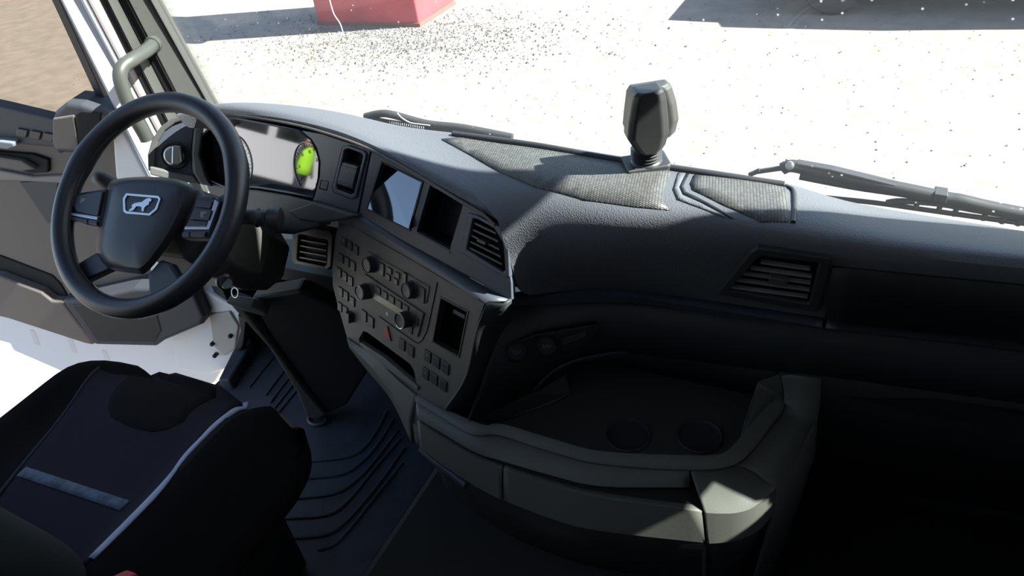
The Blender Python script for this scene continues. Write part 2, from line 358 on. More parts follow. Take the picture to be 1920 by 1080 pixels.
for cx in (-.13, 2.45):
    for cy, s_ in ((8.05, -1), (9.57, 1)):
        wl = lathe('wheel', (cx, cy, GZ+.32), (0, s_, 0), [(.21, .08), (.29, .09), (.318, .06), (.32, 0), (.318, -.06), (.29, -.1), (.2, -.1)], TYRE, car, sides=36)
        hubd = lathe('rim', (cx, cy, GZ+.32), (0, s_, 0), [(.215, .07), (.205, .05), (.05, .055), (.045, .075), (0, .078)], mat('alloy', (.5, .5, .52), .35, metal=.8), wl, sides=30)
        for k_ in range(5):
            a = 2*math.pi*k_/5+.3; dv = Vector((math.cos(a), 0, math.sin(a))); pv = Vector((-math.sin(a), 0, math.cos(a))); c0 = Vector((cx, cy+s_*.085, GZ+.32))
            slab('spoke', [c0+dv*.04-pv*.03, c0+dv*.205-pv*.022, c0+dv*.205+pv*.022, c0+dv*.04+pv*.03], (0, -s_, 0), .02, MATS['alloy'], wl, .004)
STONE = mat('stone', (.10, .095, .09), .9, var=.4, vscale=3)
V = []; F = []
def stone(x, y, s_):
    b = len(V); r1 = random.random()*6.28
    for dx, dy, dz in ((1, 0, 0), (0, 1, 0), (-1, 0, 0), (0, -1, 0), (0, 0, .8)):
        c, s2 = math.cos(r1), math.sin(r1); q = random.uniform(.6, 1.2)*s_
        V.append((x+(dx*c-dy*s2)*q, y+(dx*s2+dy*c)*q, GZ-.004+dz*q))
    F.extend([(b, b+1, b+4), (b+1, b+2, b+4), (b+2, b+3, b+4), (b+3, b, b+4)])
for i in range(4200):
    x = random.gauss(-5.0, 1.1); y = random.gauss(6.9, .55)
    if not (fx0-.05 < x < fx1+.05 and fy0-.05 < y < fy1): stone(x, y, random.uniform(.008, .034))
for i in range(7000): stone(random.uniform(-9, 5), random.uniform(1.8, 9), random.choice((.005, .006, .008, .010, .013, .018)))
o = mk('gravel_stones', V, F, STONE, recalc=False); tag(o, 'loose grey gravel stones scattered over the yard', 'gravel', kind='stuff')
# ------------------------------------------------------------------ dashboard
dash = thing('dashboard', 'dark grey grained dashboard across the cab under the windscreen', 'dashboard', (.1, .3, 0))
pod = tilted((-.395, .218, .72), (.123, .074, .72), 18)
Epx = [(330, 214), (400, 198), (480, 196), (570, 204), (640, 215), (700, 229), (760, 243), (835, 250), (900, 257), (1000, 270), (1100, 286), (1190, 301), (1330, 322), (1480, 345), (1560, 381), (1740, 411), (1920, 440), (2420, 515)]
Ez = [.875]*9 + [.872, .87, .87, .87, .868, .83, .81, .80, .79]
Hpx = [(350, 222), (408, 210), (470, 213), (560, 229), (635, 251), (695, 277), (762, 314), (862, 373), (925, 403)]
Hr = [(1000, 352), (1110, 382), (1250, 405), (1400, 432), (1560, 460), (1700, 475), (1850, 490), (2000, 504), (2500, 552)]
Rr = [(957, 470), (1005, 442), (1110, 456), (1250, 465), (1400, 469), (1560, 484), (1720, 499), (1870, 512), (2030, 526), (2520, 577)]
Fr = [(966, 556), (1003, 546), (1130, 530), (1250, 546), (1400, 568), (1545, 591), (1720, 611), (1870, 626), (2050, 648), (2520, 707)]
E_ = [P(*p, Z=z) for p, z in zip(Epx, Ez)]
H_ = [pod.at(x, y, .016) for x, y in Hpx] + [P(*p, Z=.885 if i < 4 else .872) for i, p in enumerate(Hr)]
R_ = [pod.at(*Rr[0], -.006)] + [P(*p, Z=.832) for p in Rr[1:]]
F_ = [pod.at(*Fr[0], -.010)] + [P(*p, Z=.68) for p in Fr[1:]]
E0 = [e + Vector((0, .016, -.05 if i < 2 else -.36)) for i, e in enumerate(E_)]
M_ = [e.lerp(h, .5) + Vector((0, 0, .006)) for e, h in zip(E_, H_)]
Hl = [h + Vector((0, 0, .004)) for h in H_]
Eb = [e + Vector((0, .007, -.022)) for e in E_]; Ea = [e.lerp(m_, .15) + Vector((0, 0, .001)) for e, m_ in zip(E_, M_)]
n = len(E_); Vv = E0 + Eb + E_ + Ea + M_ + H_; Ff = []
for a in range(5):
    for i in range(n-1): Ff.append((a*n+i, a*n+i+1, (a+1)*n+i+1, (a+1)*n+i))
b = len(Vv); Vv += R_; c_ = len(Vv); Vv += F_
for i in range(9):
    Ff.append((5*n+8+i, 5*n+9+i, b+i+1, b+i)); Ff.append((b+i, b+i+1, c_+i+1, c_+i))
d_ = len(Vv); Vv += [h - pod.n*.03 - Vector((0, 0, .012)) for h in H_[:9]]
for i in range(8): Ff.append((5*n+i, 5*n+i+1, d_+i+1, d_+i))
top = mkface('top_pad', Vv, Ff, LEA, dash, solid=.006, sub=2)
for md in list(top.modifiers): pass
def bake(o, cutters=()):
    for c in cutters:
        md = o.modifiers.new('cut', 'BOOLEAN'); md.object = c; md.operation = 'DIFFERENCE'; md.solver = 'EXACT'
    bpy.context.view_layer.update(); dg = bpy.context.evaluated_depsgraph_get()
    me = bpy.data.meshes.new_from_object(o.evaluated_get(dg)); o.modifiers.clear(); old = o.data; o.data = me; me.name = old.name; bpy.data.meshes.remove(old)
    for c in cutters: bpy.data.objects.remove(c)
_a = P(1400, 470, Z=.832); _b = P(1545, 484, Z=.832); _c = P(1400, 568, Z=.685)
vpl = PL(_a, _b-_a, _a-_c)
VIN = [(1366, 546), (1421, 484), (1428, 481), (1534, 493), (1536, 497), (1517, 571), (1512, 571)]
bake(top, [slab('cutter', [c0+(p-c0)*1.07+vpl.n*.04 for c0 in [sum(vpl.poly(VIN, .014), Vector())/len(VIN)] for p in vpl.poly(VIN, .014)], -vpl.n, .11, HOLE, None, 0)])
top.data.polygons.foreach_set('use_smooth', [True]*len(top.data.polygons)); top.data.set_sharp_from_angle(angle=R(50))
from mathutils.bvhtree import BVHTree
_bm = bmesh.new(); _bm.from_mesh(top.data); TOPB = BVHTree.FromBMesh(_bm); _bm.free(); _off = rootloc(dash)
def ontop(x, y, lift=0):
    """the point of the pad top seen at a pixel"""
    d = ray(x, y); h = TOPB.ray_cast(CO-_off, d)
    p = (h[0]+_off) if h[0] is not None else P(x, y, Z=.876)
    return p + Vector((0, 0, lift))
def drop(p, lift=0):
    h = TOPB.ray_cast(Vector((p.x, p.y, 1.2))-_off, Vector((0, 0, -1))); return Vector((p.x, p.y, (h[0].z+_off.z if h[0] is not None else p.z)+lift))
bead = [ontop(x, y, .002) for x, y in ((850, 253), (1000, 274), (1100, 292), (1190, 307), (1330, 328), (1470, 349))]
tube('edge_rib', [ontop(x, y, .001) for x, y in ((1472, 350), (1487, 358), (1490, 380), (1487, 418))], .0035, PLA, dash, k=5, sides=8)
tube('edge_bead', bead, .006, PLA, dash, k=5, sides=10)
def inlay(name, px, material, lift=.002, th=.004):
    bm = bmesh.new(); vs_ = [bm.verts.new((p.x, p.y, 0)) for p in [ontop(*q) for q in px]]; f = bm.faces.new(vs_)
    bmesh.ops.triangulate(bm, faces=[f])
    for _ in range(5):
        es = [e for e in bm.edges if e.calc_length() > .035]
        if not es: break
        bmesh.ops.subdivide_edges(bm, edges=es, cuts=1); bmesh.ops.triangulate(bm, faces=bm.faces[:])
    bm.verts.index_update(); V_ = [drop(v.co, lift) for v in bm.verts]; F_2 = [tuple(v.index for v in f.verts) for f in bm.faces]; bm.free()
    return mkface(name, V_, F_2, material, dash, smooth=True, solid=th, towards=(0, 0, 5))
inlay('tray_mat', [(828, 262), (862, 259), (1000, 279), (1180, 309), (1258, 322), (1243, 358), (1242, 380), (1256, 395), (1190, 389), (1096, 376), (1000, 350), (936, 322), (880, 290)], WEAVE)
inlay('tray_mat', [(1302, 329), (1474, 353), (1478, 417), (1428, 417), (1360, 387), (1299, 357), (1295, 345)], WEAVE)
inlay('mat_border', [(1272, 324), (1285, 326), (1273, 352), (1280, 368), (1360, 408), (1352, 407), (1270, 375), (1262, 356)], LEA, .0015)
inlay('mat_groove', [(1287, 326), (1292, 327), (1281, 350), (1286, 360), (1375, 410), (1369, 410), (1280, 364), (1275, 350)], BLK, .0012)
# trim strip under the pad and lower fascia
T0 = [(960, 556), (981, 545), (1130, 531), (1250, 546), (1400, 569), (1545, 592), (1720, 612), (1870, 627), (2520, 707)]
T1 = [(953, 578), (985, 573), (1153, 566), (1267, 579), (1373, 596), (1540, 617), (1720, 637), (1870, 655), (2520, 737)]
z0 = [.70, .682, .682, .682, .682, .682, .682, .682, .682]
r0 = [P(*p, Z=z-.002) for p, z in zip(T0, z0)]; r1 = [p - Vector((0, .022, .006)) for p in r0]; r2 = [P(*p, Z=.650) for p in T1]; r3 = [p + Vector((0, .02, -.004)) for p in r2]
cut = 6
loft('trim_strip', [r0[:cut], r1[:cut], r2[:cut], r3[:cut]], POD, dash, k=4, sharp=30, solid=.004)
sh = Vector((.006, 0, 0))
loft('trim_strip', [[r[cut-1]+sh]+r[cut:] for r in (r0, r1, r2, r3)], PLA, dash, k=4, sharp=30, solid=.004)
L0 = [(950, 580), (985, 576), (1153, 569), (1267, 582), (1373, 599), (1540, 620), (1720, 640), (1870, 658), (2520, 740)]
L1 = [(880, 790), (960, 735), (1112, 668), (1185, 664), (1307, 678), (1462, 698), (1540, 705), (1920, 757), (2520, 832)]
q0 = [P(*p, Z=.648)+Vector((0, .018, 0)) for p in L0]; q1 = [P(*p, Z=z) for p, z in zip(L1, (.46, .475, .515, .52, .52, .52, .52, .52, .52))]
loft('lower_fascia', [q0, [a.lerp(b_, .5)+Vector((0, -.006, 0)) for a, b_ in zip(q0, q1)], q1], PLA, dash, k=4, solid=.006)
# passenger side: face plane beside the vent and knee panel below
fpl = tilted(P(1400, 569, Z=.684), P(1545, 592, Z=.684), 0)
# knee panel
kp = [P(1462, 700, Z=.518), P(1545, 707, Z=.518), P(1920, 759, Z=.518), P(2520, 834, Z=.518)]
kb = [Vector((p.x, p.y+.10, .22)) for p in kp]; kc = [Vector((p.x, p.y+.2, 0.02)) for p in kp]
loft('knee_panel', [kp, kb, kc], BLK, dash, k=2, solid=.006)
# ------------------------------------------------------------------ air vents
def vent(label, pl, outer, inner, slats, tab, loc, h=.004, group=None, fm=None, sm=None):
    t = thing('air_vent', label, 'air vent', loc)
    fo = pl.poly(outer, h); fi = pl.poly(inner, h)
    frame('vent_frame', fo, fi, -pl.n, .009, fm or POD, t, .002)
    slab('back_plate', [p - pl.n*.032 + (p-sum(fi, Vector())/len(fi))*.05 for p in fi], -pl.n, .004, HOLE, t, 0)
    fd = [p - pl.n*.009 for p in fi]; cf = sum(fd, Vector())/len(fd)
    frame('duct', [p + (p-cf)*.05 for p in fd], fd, -pl.n, .022, BLK, t, 0)
    for (a, b) in slats:
        p, q = pl.at(*a, h-.004), pl.at(*b, h-.004); up = pl.v*.0022
        dp = -pl.n*.007 - pl.v*.001
        V = [p-up, q-up, q+up, p+up, p-up+dp, q-up+dp, q+up+dp, p+up+dp]
        mk('slat', V, [(0, 1, 2, 3), (7, 6, 5, 4), (0, 4, 5, 1), (1, 5, 6, 2), (2, 6, 7, 3), (3, 7, 4, 0)], sm or BTN, t, bevel=.0008)
    k_ = pslab('thumb_tab', pl, tab, GRYD, t, h=h+.001, thick=.012, bevel=.0015); k_['label'] = 'grey thumb tab of the vent'
    return t
vent('wide slanted air vent with slats coloured as if sunlit on the passenger side of the dashboard', vpl,
     [(1345, 553), (1408, 474), (1420, 467), (1556, 486), (1558, 492), (1534, 585), (1526, 586)], VIN,
     [((1426, 494), (1519, 507)), ((1407, 505), (1522, 521)), ((1393, 515), (1520, 533)), ((1381, 527), (1518, 546)), ((1369, 540), (1514, 559))],
     [(1443, 522), (1478, 527), (1476, 538), (1441, 533)], P(1450, 590, Z=.68), h=.014, fm=PLA, sm=mat('slat_sunlit', (.22, .22, .20), .4))  # slats given a paler colour to stand for sunlight on them
vent('small air vent at the right end of the driver fascia beside the screen panel', pod,
     [(877, 399), (893, 403), (946, 430), (952, 445), (955, 520), (948, 522), (862, 473), (863, 462)], [(887, 409), (897, 412), (938, 435), (943, 447), (947, 507), (943, 510), (875, 468), (876, 460)],
     [((888, 418), (930, 438)), ((884, 430), (934, 453)), ((880, 440), (936, 468)), ((879, 452), (939, 482)), ((876, 463), (941, 496))],
     [(895, 447), (911, 455), (909, 461), (893, 453)], P(905, 540, Z=.72), h=.003)
# black sheet standing for the shade on the pad face right of the vent
pp0 = [(1562, 492), (1720, 508), (1870, 522), (2030, 538), (2500, 588)]; pp1 = [(1548, 588), (1720, 606), (1870, 621), (2050, 643), (2520, 700)]
a_ = [P(*p, Z=.822)-Vector((0, .014, 0)) for p in pp0]; b_ = [P(*p, Z=.688)-Vector((0, .014, 0)) for p in pp1]
loft('passenger_shade', [a_, [x.lerp(y, .5) for x, y in zip(a_, b_)], b_], BLK, dash, k=3, solid=.005)
# ------------------------------------------------------------------ driver fascia
fas = thing('driver_fascia', 'satin blue grey fascia panels around the instruments and screens', 'fascia', (-.2, .2, .7))
sc_h = [(716, 305), (790, 341), (766, 430), (689, 391)]; ho_h = [(806, 347), (870, 380), (844, 469), (781, 434)]
ve_h = [(884, 405), (896, 408), (941, 433), (947, 446), (950, 514), (944, 516), (870, 470), (871, 460)]
plate('screen_panel', pod, pod.poly([(698, 281), (762, 319), (815, 349), (862, 378), (900, 402), (925, 425), (942, 452), (952, 490), (958, 530), (959, 562), (905, 533), (850, 503), (750, 449), (673, 403)]),
      [pod.poly(sc_h), pod.poly(ho_h), pod.poly(ve_h)], POD, fas, thick=.010)
lv_h = [(641, 276), (652, 272), (682, 283), (687, 290), (667, 370), (660, 374), (625, 361), (622, 352)]
bt_h = [(602, 337), (617, 340), (613, 358), (598, 354)]
plate('switch_panel', pod, pod.poly([(566, 245), (605, 252), (640, 264), (694, 281), (669, 401), (640, 393), (587, 375), (592, 360), (600, 330), (601, 302), (595, 278), (584, 260)]), [pod.poly(lv_h), pod.poly(bt_h)], POD, fas, thick=.010)
pslab('blank_button', pod, [(603, 338), (616, 341), (612, 357), (599, 353)], BTN, fas, h=.001, thick=.008)
edge = [pod.at(x, y, .010) for x, y in ((420, 213), (470, 218), (560, 235), (640, 259), (697, 282), (762, 317), (862, 377), (905, 402), (928, 422))]
tube('edge_moulding', edge, .0028, mat('edge_strip', (.09, .08, .07), .4), fas, k=5, sides=8)
# recessed pocket next to the screen
frame('pocket_walls', pod.poly(ho_h, -.004), pod.poly([(807, 349), (869, 381), (843, 467), (782, 433)], -.004), -pod.n, .045, BLK, fas, 0)
slab('pocket_back', pod.poly(ho_h, -.046), -pod.n, .004, HOLE, fas, 0)
pslab('pocket_lid', pod, [(782, 437), (844, 472), (843, 477), (780, 441)], POD, fas, h=.001, thick=.004, bevel=.0006)
pslab('lower_shelf', pod, [(535, 395), (585, 377), (640, 394), (672, 404), (648, 412), (600, 420), (560, 414)], PLA, fas, h=.012, thick=.04, bevel=.006, seg=3)
pslab('lower_cover', pod, [(385, 342), (430, 352), (480, 356), (540, 366), (592, 379), (600, 425), (545, 440), (450, 432), (405, 400)], PLA, fas, h=-.004, thick=.03, bevel=.004)
# screen unit
scr = thing('display_screen', 'small glossy screen reflecting pale sky in the driver fascia', 'screen', pod.at(740, 428))
frame('bezel', pod.poly([(713, 302), (793, 340), (768, 434), (686, 393)], .002), pod.poly(sc_h, .002), -pod.n, .008, BLK, scr, .0006)
spl = PL(pod.uv(0, 0, -.010), pod.d, pod.v)
spl_tilt = PL(pod.at(740, 365, -.010), pod.d, pod.v)
slab('screen_glass', [pod.at(717, 306, -.020), pod.at(790, 342, -.020), pod.at(766, 429, .012), pod.at(690, 391, .012)], -pod.n, .030, SCREEN, scr, 0)
# parking brake lever switch
pbk = thing('parking_brake_switch', 'black parking brake lever switch in a rounded bezel beside the instruments', 'switch', pod.at(645, 370))
frame('bezel', pod.poly(lv_h, .004), pod.poly([(646, 281), (653, 279), (677, 288), (680, 293), (663, 362), (658, 365), (632, 355), (630, 349)], .004), -pod.n, .018, POD, pbk, .0025)
slab('back_plate', pod.poly(lv_h, -.022), -pod.n, .004, HOLE, pbk, 0)
pslab('lever', pod, [(641, 303), (672, 312), (661, 356), (630, 346)], BTN, pbk, h=.006, thick=.020, bevel=.004, seg=3)
pslab('lever_face', pod, [(640, 310), (669, 318), (661, 347), (632, 339)], POD, pbk, h=.0075, thick=.004, bevel=.001)
pslab('symbol', pod, [(647, 320), (654, 322), (653, 324), (646, 322)], mat('red_mark', (.5, .12, .08), .5), pbk, h=.0082, thick=.001, bevel=0)
# ------------------------------------------------------------------ instrument cluster (set back behind the fascia)
clu = thing('instrument_cluster', 'instrument cluster with round dials behind glossy black glass', 'instrument cluster', pod.at(490, 370, -.03))
cpl = PL(pod.at(490, 300, -.022), pod.d, pod.v)
gl = [(372, 300), (380, 250), (408, 224), (440, 220), (500, 231), (560, 243), (584, 260), (595, 280), (601, 302), (599, 335), (590, 372), (540, 362), (480, 352), (420, 352), (385, 335)]
slab('glass', cpl.poly(gl, 0), -cpl.n, .004, CGLASS, clu, 0)
dp_ = pod.poly(gl, -.001); db_ = cpl.poly(gl, .0)
# a smooth wall round the glass
nn = len(gl); c0 = sum(db_, Vector())/nn
wall = mk('cluster_housing', dp_ + db_, [(i, (i+1) % nn, nn+(i+1) % nn, nn+i) for i in range(nn)], BLK, clu, solid=.004)
def dial(cx, cy, rad, nums, parent):
    c = cpl.at(cx, cy, .0012); u0, v0 = cpl.co(c)
    pts = [cpl.uv(u0+rad*math.cos(a), v0+rad*math.sin(a), .0014) for a in [R(-50+280*i/40) for i in range(41)]]
    g = tube('dial_ring', pts, .0011, WTX, parent, k=1, sides=6)
    for i in range(29):
        a = R(-50+280*i/28); l = .008 if i % 4 == 0 else .004
        p0 = cpl.uv(u0+(rad-.003)*math.cos(a), v0+(rad-.003)*math.sin(a), .001); p1 = cpl.uv(u0+(rad-.003-l)*math.cos(a), v0+(rad-.003-l)*math.sin(a), .001)
        tube('tick', [p0, p1], .0005, GTX, g, k=1, sides=4)
    for i, s_ in enumerate(nums):
        a = R(230-280*i/(len(nums)-1)); text('numeral', s_, cpl, u0+(rad-.02)*math.cos(a), v0+(rad-.02)*math.sin(a), .0095, GTX, g, .001)
dial(447, 300, .058, ['0', '20', '40', '60', '80', '100', '120'], clu)
dial(580, 318, .058, ['0', '5', '10', '15', '20', '25', '30'], clu)
# left wing of the dashboard with the light switch
_w0 = pod.at(372, 290); wing = PL(_w0, Vector((.80, .60, 0)), Vector((-.2, .26, .95)))
lw = thing('light_switch_panel', 'grey framed light switch panel at the left end of the dashboard', 'switch panel', wing.at(320, 335))
fo_ = [(277, 320), (276, 290), (284, 262), (300, 238), (322, 222), (350, 212), (382, 206), (390, 213), (377, 236), (371, 290), (384, 336), (394, 346), (370, 344), (320, 334)]
fi_ = [(289, 314), (290, 290), (296, 266), (309, 245), (328, 231), (350, 223), (364, 221), (368, 228), (363, 243), (358, 285), (360, 322), (362, 332), (352, 331), (320, 325)]
frame('frame', wing.poly(fo_, .006), wing.poly(fi_, .004), -wing.n, .045, GRYD, lw, .004)
slab('face', wing.poly(fi_, -.004), -wing.n, .03, POD, lw, .002)
pslab('frame_post', wing, [(364, 244), (381, 232), (373, 290), (386, 334), (398, 350), (376, 346), (364, 326), (360, 290)], mat('switch_frame_sunlit', (.12, .12, .11), .45), lw, h=.030, thick=.03, bevel=.004, seg=3)  # post and ledge coloured paler than the frame to stand for sunlight
pslab('frame_ledge', wing, [(280, 312), (290, 314), (320, 323), (362, 330), (376, 346), (330, 340), (281, 328)], MATS['switch_frame_sunlit'], lw, h=.014, thick=.03, bevel=.004, seg=3)
kc_ = wing.at(327, 292, -.002)
lathe('dial_base', kc_, wing.n, [(.034, -.006), (.034, .002), (.031, .004), (.029, .003), (0, .003)], BLK, lw, sides=36)
lathe('dial_ring', kc_, wing.n, [(.024, .002), (.024, .006), (.020, .009), (0, .009)], CHR, lw, sides=32)
pslab('dial_grip', wing, [(322, 273), (338, 274), (341, 304), (336, 309), (321, 307)], CHR, lw, h=.022, thick=.02, bevel=.003)
pslab('small_button', wing, [(350, 325), (364, 324), (361, 331), (347, 333)], SIL, lw, h=.004, thick=.01)
# ------------------------------------------------------------------ centre console switch panel
_a = P(639, 417, Z=.71); _b = P(906, 569, Z=.71); con = tilted(_a, _b, 18)
def c7(x, y): return (620+.3055*x, 430+.3055*y)
cs = thing('centre_console', 'dark centre console panel full of small switches angled to the driver', 'console', con.at(780, 737))
outl = [(636, 416), (660, 425), (780, 493), (908, 570), (897, 600), (891, 624), (873, 706), (834, 767), (780, 738), (715, 690), (652, 637), (634, 575), (624, 535), (623, 502), (630, 440)]
slot = [c7(*p) for p in ((200, 625), (225, 632), (490, 828), (512, 870), (533, 985), (178, 698), (172, 672))]
stor = [c7(*p) for p in ((676, 424), (836, 508), (782, 778), (628, 690))]
plate('panel', con, con.poly(outl), [con.poly(slot), con.poly(stor)], CON, cs, thick=.012)
frame('storage_frame', con.poly([c7(*p) for p in ((668, 410), (845, 503), (787, 792), (617, 693))], .0015), con.poly(stor, .0015), -con.n, .010, BTN, cs, .0006)
frame('storage_walls', con.poly(stor, -.006), con.poly([c7(*p) for p in ((680, 430), (833, 511), (780, 770), (634, 688))], -.05), -con.n, .004, BLK, cs, 0)
slab('storage_back', con.poly(stor, -.055), -con.n, .004, HOLE, cs, 0)
pslab('card_slot', con, [c7(*p) for p in ((752, 490), (826, 530), (822, 556), (748, 514))], BTN, cs, h=-.012, thick=.02)
frame('slot_walls', con.poly(slot, -.006), con.poly(slot, -.06), -con.n, .003, BLK, cs, 0)
slab('slot_back', con.poly(slot, -.062), -con.n, .004, HOLE, cs, 0)
pslab('slot_lip', con, [c7(*p) for p in ((180, 692), (330, 790), (534, 965), (532, 990), (320, 840), (178, 712))], DRW, cs, h=.004, thick=.012, bevel=.0015)
# top ledge between fascia and panel
lb = [pod.at(x, y, .002) for x, y in ((640, 396), (673, 404), (750, 450), (850, 504), (959, 564))]
lf = [con.at(x, y, .0) for x, y in ((634, 417), (662, 425), (735, 465), (822, 516), (908, 571))]
lf1 = [p + (q-p).normalized()*.008 + Vector((0, 0, .006)) for p, q in zip(lf, lb)]
loft('ledge', [lb, lf1, lf, [p - _z*.004 for p in lf]], POD, cs, k=4, solid=.004, sharp=60)
# right side cheek of the console
ck = [con.at(911, 571, .0015), con.at(894, 625, .0015), con.at(876, 707, .0015), con.at(836, 769, .0015)]
ck2 = [pod.at(960, 563, .004), P(952, 640, Y=.17), P(930, 730, Y=.16), P(880, 790, Y=.12)]
loft('side_cheek', [ck, [a.lerp(b_, .5)+Vector((.012, -.006, 0)) for a, b_ in zip(ck, ck2)], ck2], PLA, cs, k=4, solid=.005)
BW, BH = .0175, .0205
def btn(x, y, parent, wd=BW, ht=BH, material=BTN, h=.0028, name='button', raw=False, lab=None):
    px = (x, y) if raw else c7(x, y); u, v = con.co(con.at(*px)); o_ = pbox(name, con, u, v, wd, ht, material, parent, h0=-.002, h1=h, bevel=.0012)
    if lab: o_['label'] = lab
    return u, v, o_
def symbol(u, v, parent, k_):
    s_ = .0026
    sh_ = [[(-1, -1), (1, -1), (1, 1), (-1, 1)], [(-1, -1), (1, -1), (0, 1.2)], [(-1.2, -.4), (1.2, -.4), (1.2, .4), (-1.2, .4)]][k_ % 3]
    slab('symbol', [con.uv(u+a*s_, v+.003+b_*s_, .0031) for a, b_ in sh_], -con.n, .0006, GTX, parent, 0)
for k_, (x, y) in enumerate(((85, 75), (121, 98), (158, 125), (68, 175), (104, 197), (140, 222), (55, 262), (90, 288), (125, 315), (65, 382), (98, 407), (136, 442), (60, 475), (93, 500))):
    u, v, ob = btn(x, y, cs); symbol(u, v, ob, k_)
u, v, ob = btn(128, 535, cs, .016, .022, BTN, .012, 'rocker_switch')
for k_, (x, y) in enumerate(((208, 530), (250, 566), (440, 705), (494, 745), (598, 778), (652, 812), (708, 850), (585, 884), (638, 918), (694, 955))):
    u, v, ob = btn(x, y, cs, .0205, .0235)
    if k_ in (4, 7): symbol(u, v, ob, k_)
hz = con.poly([c7(*p) for p in ((345, 594), (368, 690), (312, 645))], .003)
hzo = slab('hazard_switch', hz, -con.n, .006, HAZ, cs, .0012); hzo['label'] = 'red triangular hazard warning switch'
# climate unit
cl = thing('climate_control', 'climate control unit with two round knobs above the radio', 'climate control', con.at(*c7(400, 330)))
pslab('face_plate', con, [c7(*p) for p in ((222, 138), (232, 138), (606, 352), (588, 452), (580, 456), (204, 262))], CON, cl, h=.002, thick=.006)
def knob(px, rad, parent, ht=.016, ring=None):
    c = con.at(*px, .0); kb_ = lathe('knob', c, con.n, [(rad*1.08, -.001), (rad*1.06, .004), (rad, .005), (rad*.94, ht), (rad*.84, ht+.0015), (rad*.78, ht), (0, ht-.0005)], BTN, parent, sides=30)
    if ring: lathe('knob_ring', c+con.n*ht, con.n, [(rad*.96, -.0008), (rad*.98, .0006), (rad*.92, .0022), (rad*.84, .0016), (rad*.84, 0)], ring, kb_, sides=30, cap=False)
    for j in range(0): pass
knob(c7(262, 212), .0165, cl); knob(c7(505, 368), .0165, cl)
for (x, y, ww, hh) in ((322, 243, .016, .026), (370, 252, .015, .012), (360, 292, .015, .012), (418, 280, .015, .012), (408, 318, .015, .012), (462, 310, .012, .03), (568, 400, .018, .030)):
    btn(x, y, cl, ww, hh, BTN, .0045)
# radio
ra = thing('radio', 'slim radio with two chrome ringed knobs and a display strip coloured as if lit', 'radio', con.at(*c7(370, 560)))
pslab('face_plate', con, [c7(*p) for p in ((206, 272), (570, 517), (532, 662), (190, 424))], CON, ra, h=.0035, thick=.008)
pslab('display_strip', con, [c7(*p) for p in ((268, 390), (452, 502), (444, 540), (258, 424))], mat('display_lit_cream', (.50, .43, .32), .25), ra, h=.0046, thick=.003, bevel=.0005)  # cream colour stands for the light on the display
for (x, y) in ((303, 372), (345, 400), (388, 428), (432, 457), (474, 484)): btn(x, y, ra, .0165, .015, BTN, .0058, 'preset_button')
for (x, y) in ((535, 560), (500, 610)): btn(x, y, ra, .015, .017, BTN, .0055)
knob(c7(232, 376), .0165, ra, .022, CHR); knob(c7(482, 546), .0165, ra, .022, CHR)
lathe('jack_socket', con.at(*c7(348, 518), .003), con.n, [(.0035, -.002), (.0035, .0012), (.002, .0012), (.002, -.001), (0, -.001)], CHR, ra, sides=14)
# groove line framing radio and climate unit
gv = [con.at(*c7(*p), .0005) for p in ((655, 325), (600, 590), (575, 655), (545, 695), (500, 680), (300, 535))]
tube('groove', gv, .0011, HOLE, cs, k=3, sides=6)
# grey leg under the panel
lg0 = [con.at(*p, .004) for p in ((650, 634), (700, 668), (745, 712), (781, 741))]
lg1 = [con.at(*p, .010) for p in ((653, 645), (698, 690), (738, 738), (770, 790))]
lg2 = [con.at(*p, -.02) for p in ((655, 652), (690, 697), (733, 750), (772, 832))]
loft('lower_leg', [[p - con.n*.01 for p in lg0], lg0, lg1, lg2], DRW, cs, k=5, solid=.006, sharp=40)
slab('leg_tip', [con.at(*p, .004) for p in ((781, 742), (772, 790), (777, 826), (784, 836), (786, 790), (784, 760))], -con.n, .03, DRW, cs, .002)
# lower heater outlet under the instruments
ho = thing('heater_outlet', 'dark slatted outlet panel under the instruments beside the column', 'outlet', P(585, 500, Y=.28))
hpl2 = PL(P(580, 460, Y=.28), pod.d, pod.v)
frame('frame', hpl2.poly([(548, 424), (556, 420), (618, 432), (624, 440), (620, 500), (612, 506), (552, 495), (546, 486)], .006), hpl2.poly([(560, 442), (564, 440), (612, 449), (615, 453), (612, 496), (608, 499), (560, 489), (557, 485)], .004), -hpl2.n, .03, BLK, ho, .003)
slab('back_plate', hpl2.poly([(556, 438), (616, 448), (612, 502), (556, 490)], -.008), -hpl2.n, .004, HOLE, ho, 0)
for k_ in range(4):
    pslab('slat', hpl2, [(560, 448+11*k_), (612, 457+11*k_), (612, 460+11*k_), (560, 451+11*k_)], BTN, ho, h=0, thick=.01, bevel=.0006)
# ------------------------------------------------------------------ sockets in the lower fascia
skp = PL((q0[1]+q1[1])/2, q0[2]-q0[1], (q0[1]+q0[2]) - (q1[1]+q1[2]))
sk = thing('socket_panel', 'recessed panel with 12V and 24V power sockets below the trim strip', 'socket panel', skp.at(1030, 680))
pslab('recess_plate', skp, [(948, 650), (1000, 628), (1118, 608), (1124, 616), (1112, 640), (1060, 662), (960, 682), (948, 676)], BLK, sk, h=.012, thick=.014, bevel=.003)
for (x, y, tx) in ((970, 656, '12V'), (1026, 645, '24V')):
    c = skp.at(x, y, .012); u, v = skp.co(c)
    cp = lathe('socket_cap', c, skp.n, [(.0185, -.002), (.0185, .006), (.0165, .009), (.006, .010), (0, .010)], BTN, sk, sides=30)
    text('voltage_mark', tx, skp, u, v+.001, .011, GTX, cp, .0225)
pslab('blank_cover', skp, [(1052, 636), (1098, 622), (1100, 632), (1056, 648)], BTN, sk, h=.016, thick=.008)
